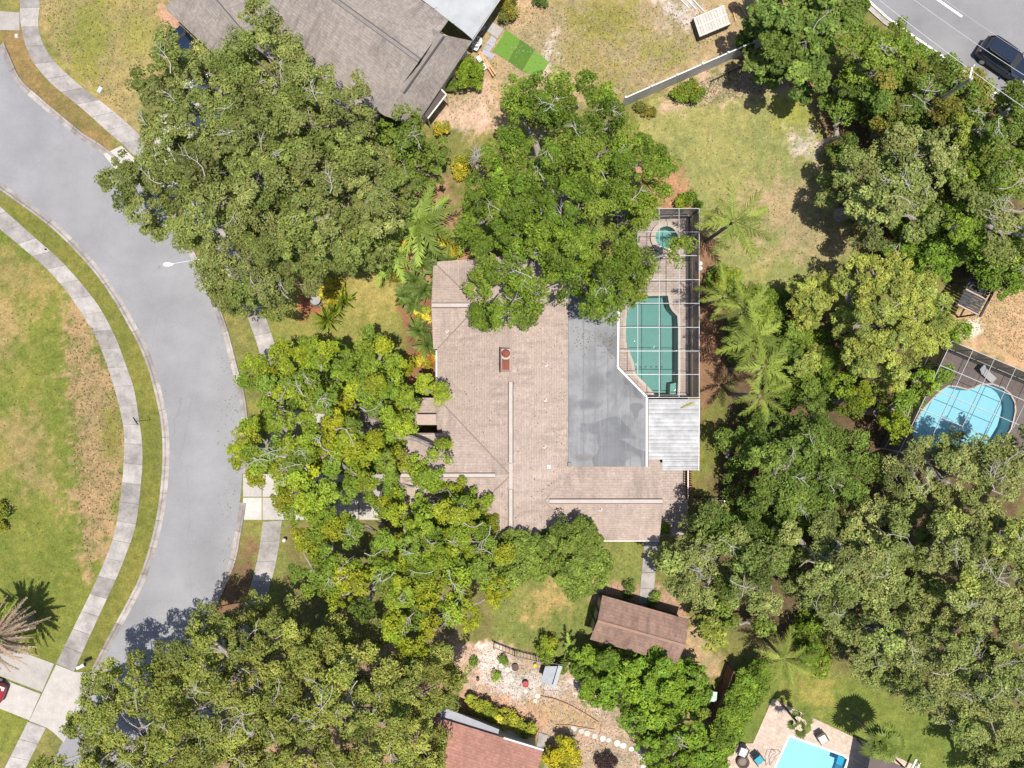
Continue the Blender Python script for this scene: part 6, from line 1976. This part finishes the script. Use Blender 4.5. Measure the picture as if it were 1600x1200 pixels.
QL = ['topmost feather palm leaning out over the back lawn', 'second feather palm down the row along the pool cage', 'feather palm right of the second in the row', 'feather palm in the middle of the crowded row', 'feather palm below the middle of the row', 'lowest feather palm in the row beside the metal roof']
for lb, (px, py, h, n, sc) in zip(QL, ((1147, 345, 7, 11, 0.95), (1133, 462, 6, 10, 0.75), (1166, 484, 7, 12, 0.85), (1182, 528, 7.5, 13, 0.9), (1194, 572, 7.5, 12, 0.85), (1188, 618, 7, 9, 0.75))):
    palm(lb, px, py, h, FR_Q, n, sc, tr=0.14, tilt=(0.85, -0.25), group='feather palms along the pool cage')
palm('feathery bright green palm on the front lawn near the croton bushes', 654, 348, 3.0, FR_F, 18, 1.35, tr=0.10, tilt=(1.0, 0.0))
palm('smaller feathery palm at the lawn edge left of the broad leaves', 612, 400, 2.4, FR_F, 11, 0.95, tr=0.08, tilt=(0.95, 0.0))
palm('dark feathery palm hidden among the twigs near the oak', 738, 365, 2.6, FR_F, 9, 0.8, tr=0.08, tilt=(0.95, 0.0))
palm('dried brown palm with hanging fronds at the left edge', -8, 993, 4.0, FR_D + FR_D + FR_G[:1], 70, 1.0, tr=0.22, tilt=(0.95, -0.35))
palm('yellow green feather palm on the lawn at the lower right', 1226, 1030, 4.0, FR_Q, 13, 0.8, tr=0.12, tilt=(0.9, -0.1))
palm('small fan palm by the corner of the pale blue pool', 1247, 1130, 2.9, FAN, 7, 0.85, tr=0.09, pname='fan_leaf', tilt=(1.15, -0.5))
palm('larger fan palm over the dark patio roof', 1374, 1158, 3.6, FAN, 17, 1.15, tr=0.12, pname='fan_leaf', tilt=(1.3, -0.5))
palm('little palm between the round shrub and the shed', 890, 1010, 1.3, FR_F, 8, 0.45, tr=0.06, tilt=(0.9, 0.1))
BL = [('broad leaved bird of paradise at the back of its clump', 676, 393, 2.2, 15), ('broad leaved bird of paradise beside the small feathery palm', 648, 440, 1.8, 15), ('broad leaved bird of paradise nearest the roof corner', 688, 428, 2.2, 14), ('broad leaved bird of paradise at the lawn side of the clump', 634, 462, 1.6, 13), ('broad leaved bird of paradise in the clump centre', 664, 455, 2.0, 14), ('broad leaved bird of paradise below the yellow croton by the eave', 655, 517, 1.8, 13), ('lowest broad leaved bird of paradise along the front wall', 668, 540, 1.7, 11), ('broad leaved bird of paradise squeezed under the golden bush', 700, 412, 2.0, 12), ('small broad leaved bird of paradise at the foot of the clump', 645, 475, 1.4, 10), ('broad leaved bird of paradise touching the feathery palm', 658, 412, 2.0, 13)]
for lb, px, py, h, n in BL:
    palm(lb, px, py, h * 0.5, BIRD, n + 9, 1.0, 'broad_leaf_plant', 'plant', 0.06, 'leaf', (1.25, 0.25), 'broad leaved plants at the front corner')
palm('yellow edged spiky plant below the fountain', 511, 500, 0.5, SPIKE, 54, 1.35, 'spiky_plant', 'plant', 0.06, 'leaf', (1.3, 0.0))
palm('yellow edged spiky plant right of the fountain', 538, 470, 0.5, SPIKE, 44, 1.2, 'spiky_plant', 'plant', 0.06, 'leaf', (1.3, 0.0))
palm('second yellow edged spiky plant between the fountain and the oak', 524, 486, 0.4, SPIKE, 40, 1.1, 'spiky_plant', 'plant', 0.06, 'leaf', (1.3, 0.0))
# fallen frond on the metal roof
x, y, _ = P(1064, 638, 2.95)
ff = thing('fallen_frond', 'yellow palm frond fallen on the white metal roof', 'frond', (x, y, 2.92))
place('frond', frond_mesh('fallen', 1.6, 0.06, 0.22, 22, make_solid_leaf('frond_yellow', (0.42, 0.36, 0.10), (0.30, 0.27, 0.08)), 0.0, 0.03, 0.04), ff, (0, 0, 0), (0, R(8), R(22)))

# ------------------------------------------------------------------ loose leaves and weeds on the open ground
def litter(name, label, polys, n, size, pal, z=0.02, cat='leaf litter'):
    pts = []
    for poly in polys:
        q = np.array(poly, float)
        a = RNG.uniform(q.min(0), q.max(0), (n * 3, 2))
        a = a[poly_sdf(a[:, 0], a[:, 1], poly) > 0][:n]
        pts.append(a)
    a = np.concatenate(pts)
    w = np.stack([(a[:, 0] - 800) * S, (600 - a[:, 1]) * S, np.full(len(a), z)], 1)
    me = leaf_cloud(name, w, np.full(len(w), 0.05), 3, size, pick_cols(pal, len(w), 0.25), M_LEAF, up=1.2, low=0.2)
    o = bpy.data.objects.new(name, me)
    COL.objects.link(o)
    tag(o, label, cat, kind='stuff')


litter('leaf_litter', 'scattered dry leaves and straw over lawns and beds', [[(1100, 100), (1330, 200), (1350, 420), (1100, 430)], [(690, 10), (1190, 10), (980, 160), (700, 190)], [(720, 1010), (1010, 1100), (1010, 1200), (850, 1180)], [(110, 480), (195, 680), (140, 900), (110, 700)], [(60, 0), (250, 0), (200, 190), (90, 80)], [(1500, 500), (1600, 430), (1600, 570)]], 700, 0.08, [(0.30, 0.22, 0.12), (0.22, 0.15, 0.08), (0.38, 0.30, 0.18)])
litter('weed_tufts', 'small green weeds scattered through the dry lawns', [[(1000, 170), (1330, 200), (1350, 420), (1100, 430)], [(780, 10), (1190, 10), (980, 160), (860, 110)], [(0, 400), (190, 620), (150, 900), (0, 1000)], [(60, 0), (250, 0), (200, 190), (90, 80)], [(780, 860), (1000, 860), (920, 1010), (775, 1000)]], 300, 0.09, [(0.13, 0.16, 0.03), (0.10, 0.13, 0.025)], 0.03, 'weeds')
litter('thatch_tufts', 'dark dry grass tufts on the worn strip of the left lawn', [[(112, 490), (145, 505), (190, 640), (192, 760), (165, 850), (135, 890), (118, 780), (104, 560)]], 650, 0.12, [(0.17, 0.12, 0.06), (0.22, 0.16, 0.085), (0.17, 0.16, 0.05)], 0.03, 'dry grass')


def roof_litter(name, label, px0, px1, py0, py1, zfun, n, pal):
    a = RNG.uniform((px0, py0), (px1, py1), (n, 2))
    f = fbm(a[:, 0], a[:, 1], 1 / 18, 77)
    a = a[f > 0.52]
    w = np.array([zfun(x_, y_) for x_, y_ in a])
    me = leaf_cloud(name, w, np.full(len(w), 0.035), 2, 0.085, pick_cols(pal, len(w), 0.3), M_LEAF, up=1.4, low=0.3)
    o = bpy.data.objects.new(name, me)
    COL.objects.link(o)
    tag(o, label, 'leaf litter', kind='stuff')


def on_main(px, py):
    x_, y_, _ = P(px, py, 3.9)
    return (x_, y_, 5.02 - K * abs(x_ + 0.09))


DRY = [(0.16, 0.10, 0.05), (0.24, 0.15, 0.07), (0.10, 0.07, 0.04), (0.20, 0.17, 0.06)]
roof_litter('roof_leaves', 'fallen leaves on the tan roof near the overhanging oaks', 705, 885, 505, 835, on_main, 700, DRY)
roof_litter('flat_roof_leaves', 'fallen leaves on the grey flat roof below the oak', 892, 960, 490, 560, lambda a_, b_: P(a_, b_, zf(a_) + 0.02), 260, DRY)
roof_litter('street_leaves', 'fallen leaves along the street under the oaks', 340, 372, 500, 900, lambda a_, b_: P(a_, b_)[:2] + (0.02,), 200, DRY)
litter('garden_pebbles', 'loose pale and grey pebbles over the gravel garden', [[(725, 1015), (780, 1010), (900, 1040), (1008, 1110), (1008, 1200), (860, 1190), (850, 1150), (730, 1080)]], 2600, 0.085, [(0.50, 0.47, 0.44), (0.30, 0.28, 0.27), (0.20, 0.17, 0.15), (0.40, 0.33, 0.27)], 0.02, 'pebbles')
litter('yard_debris', 'grey sandy crumbs and dead grass over the dry back yards', [[(690, 10), (1190, 10), (980, 160), (700, 190)], [(1030, 150), (1220, 80), (1260, 130), (1080, 170)]], 2200, 0.09, [(0.36, 0.31, 0.27), (0.26, 0.20, 0.13), (0.17, 0.13, 0.07), (0.16, 0.17, 0.05)], 0.02, 'debris')
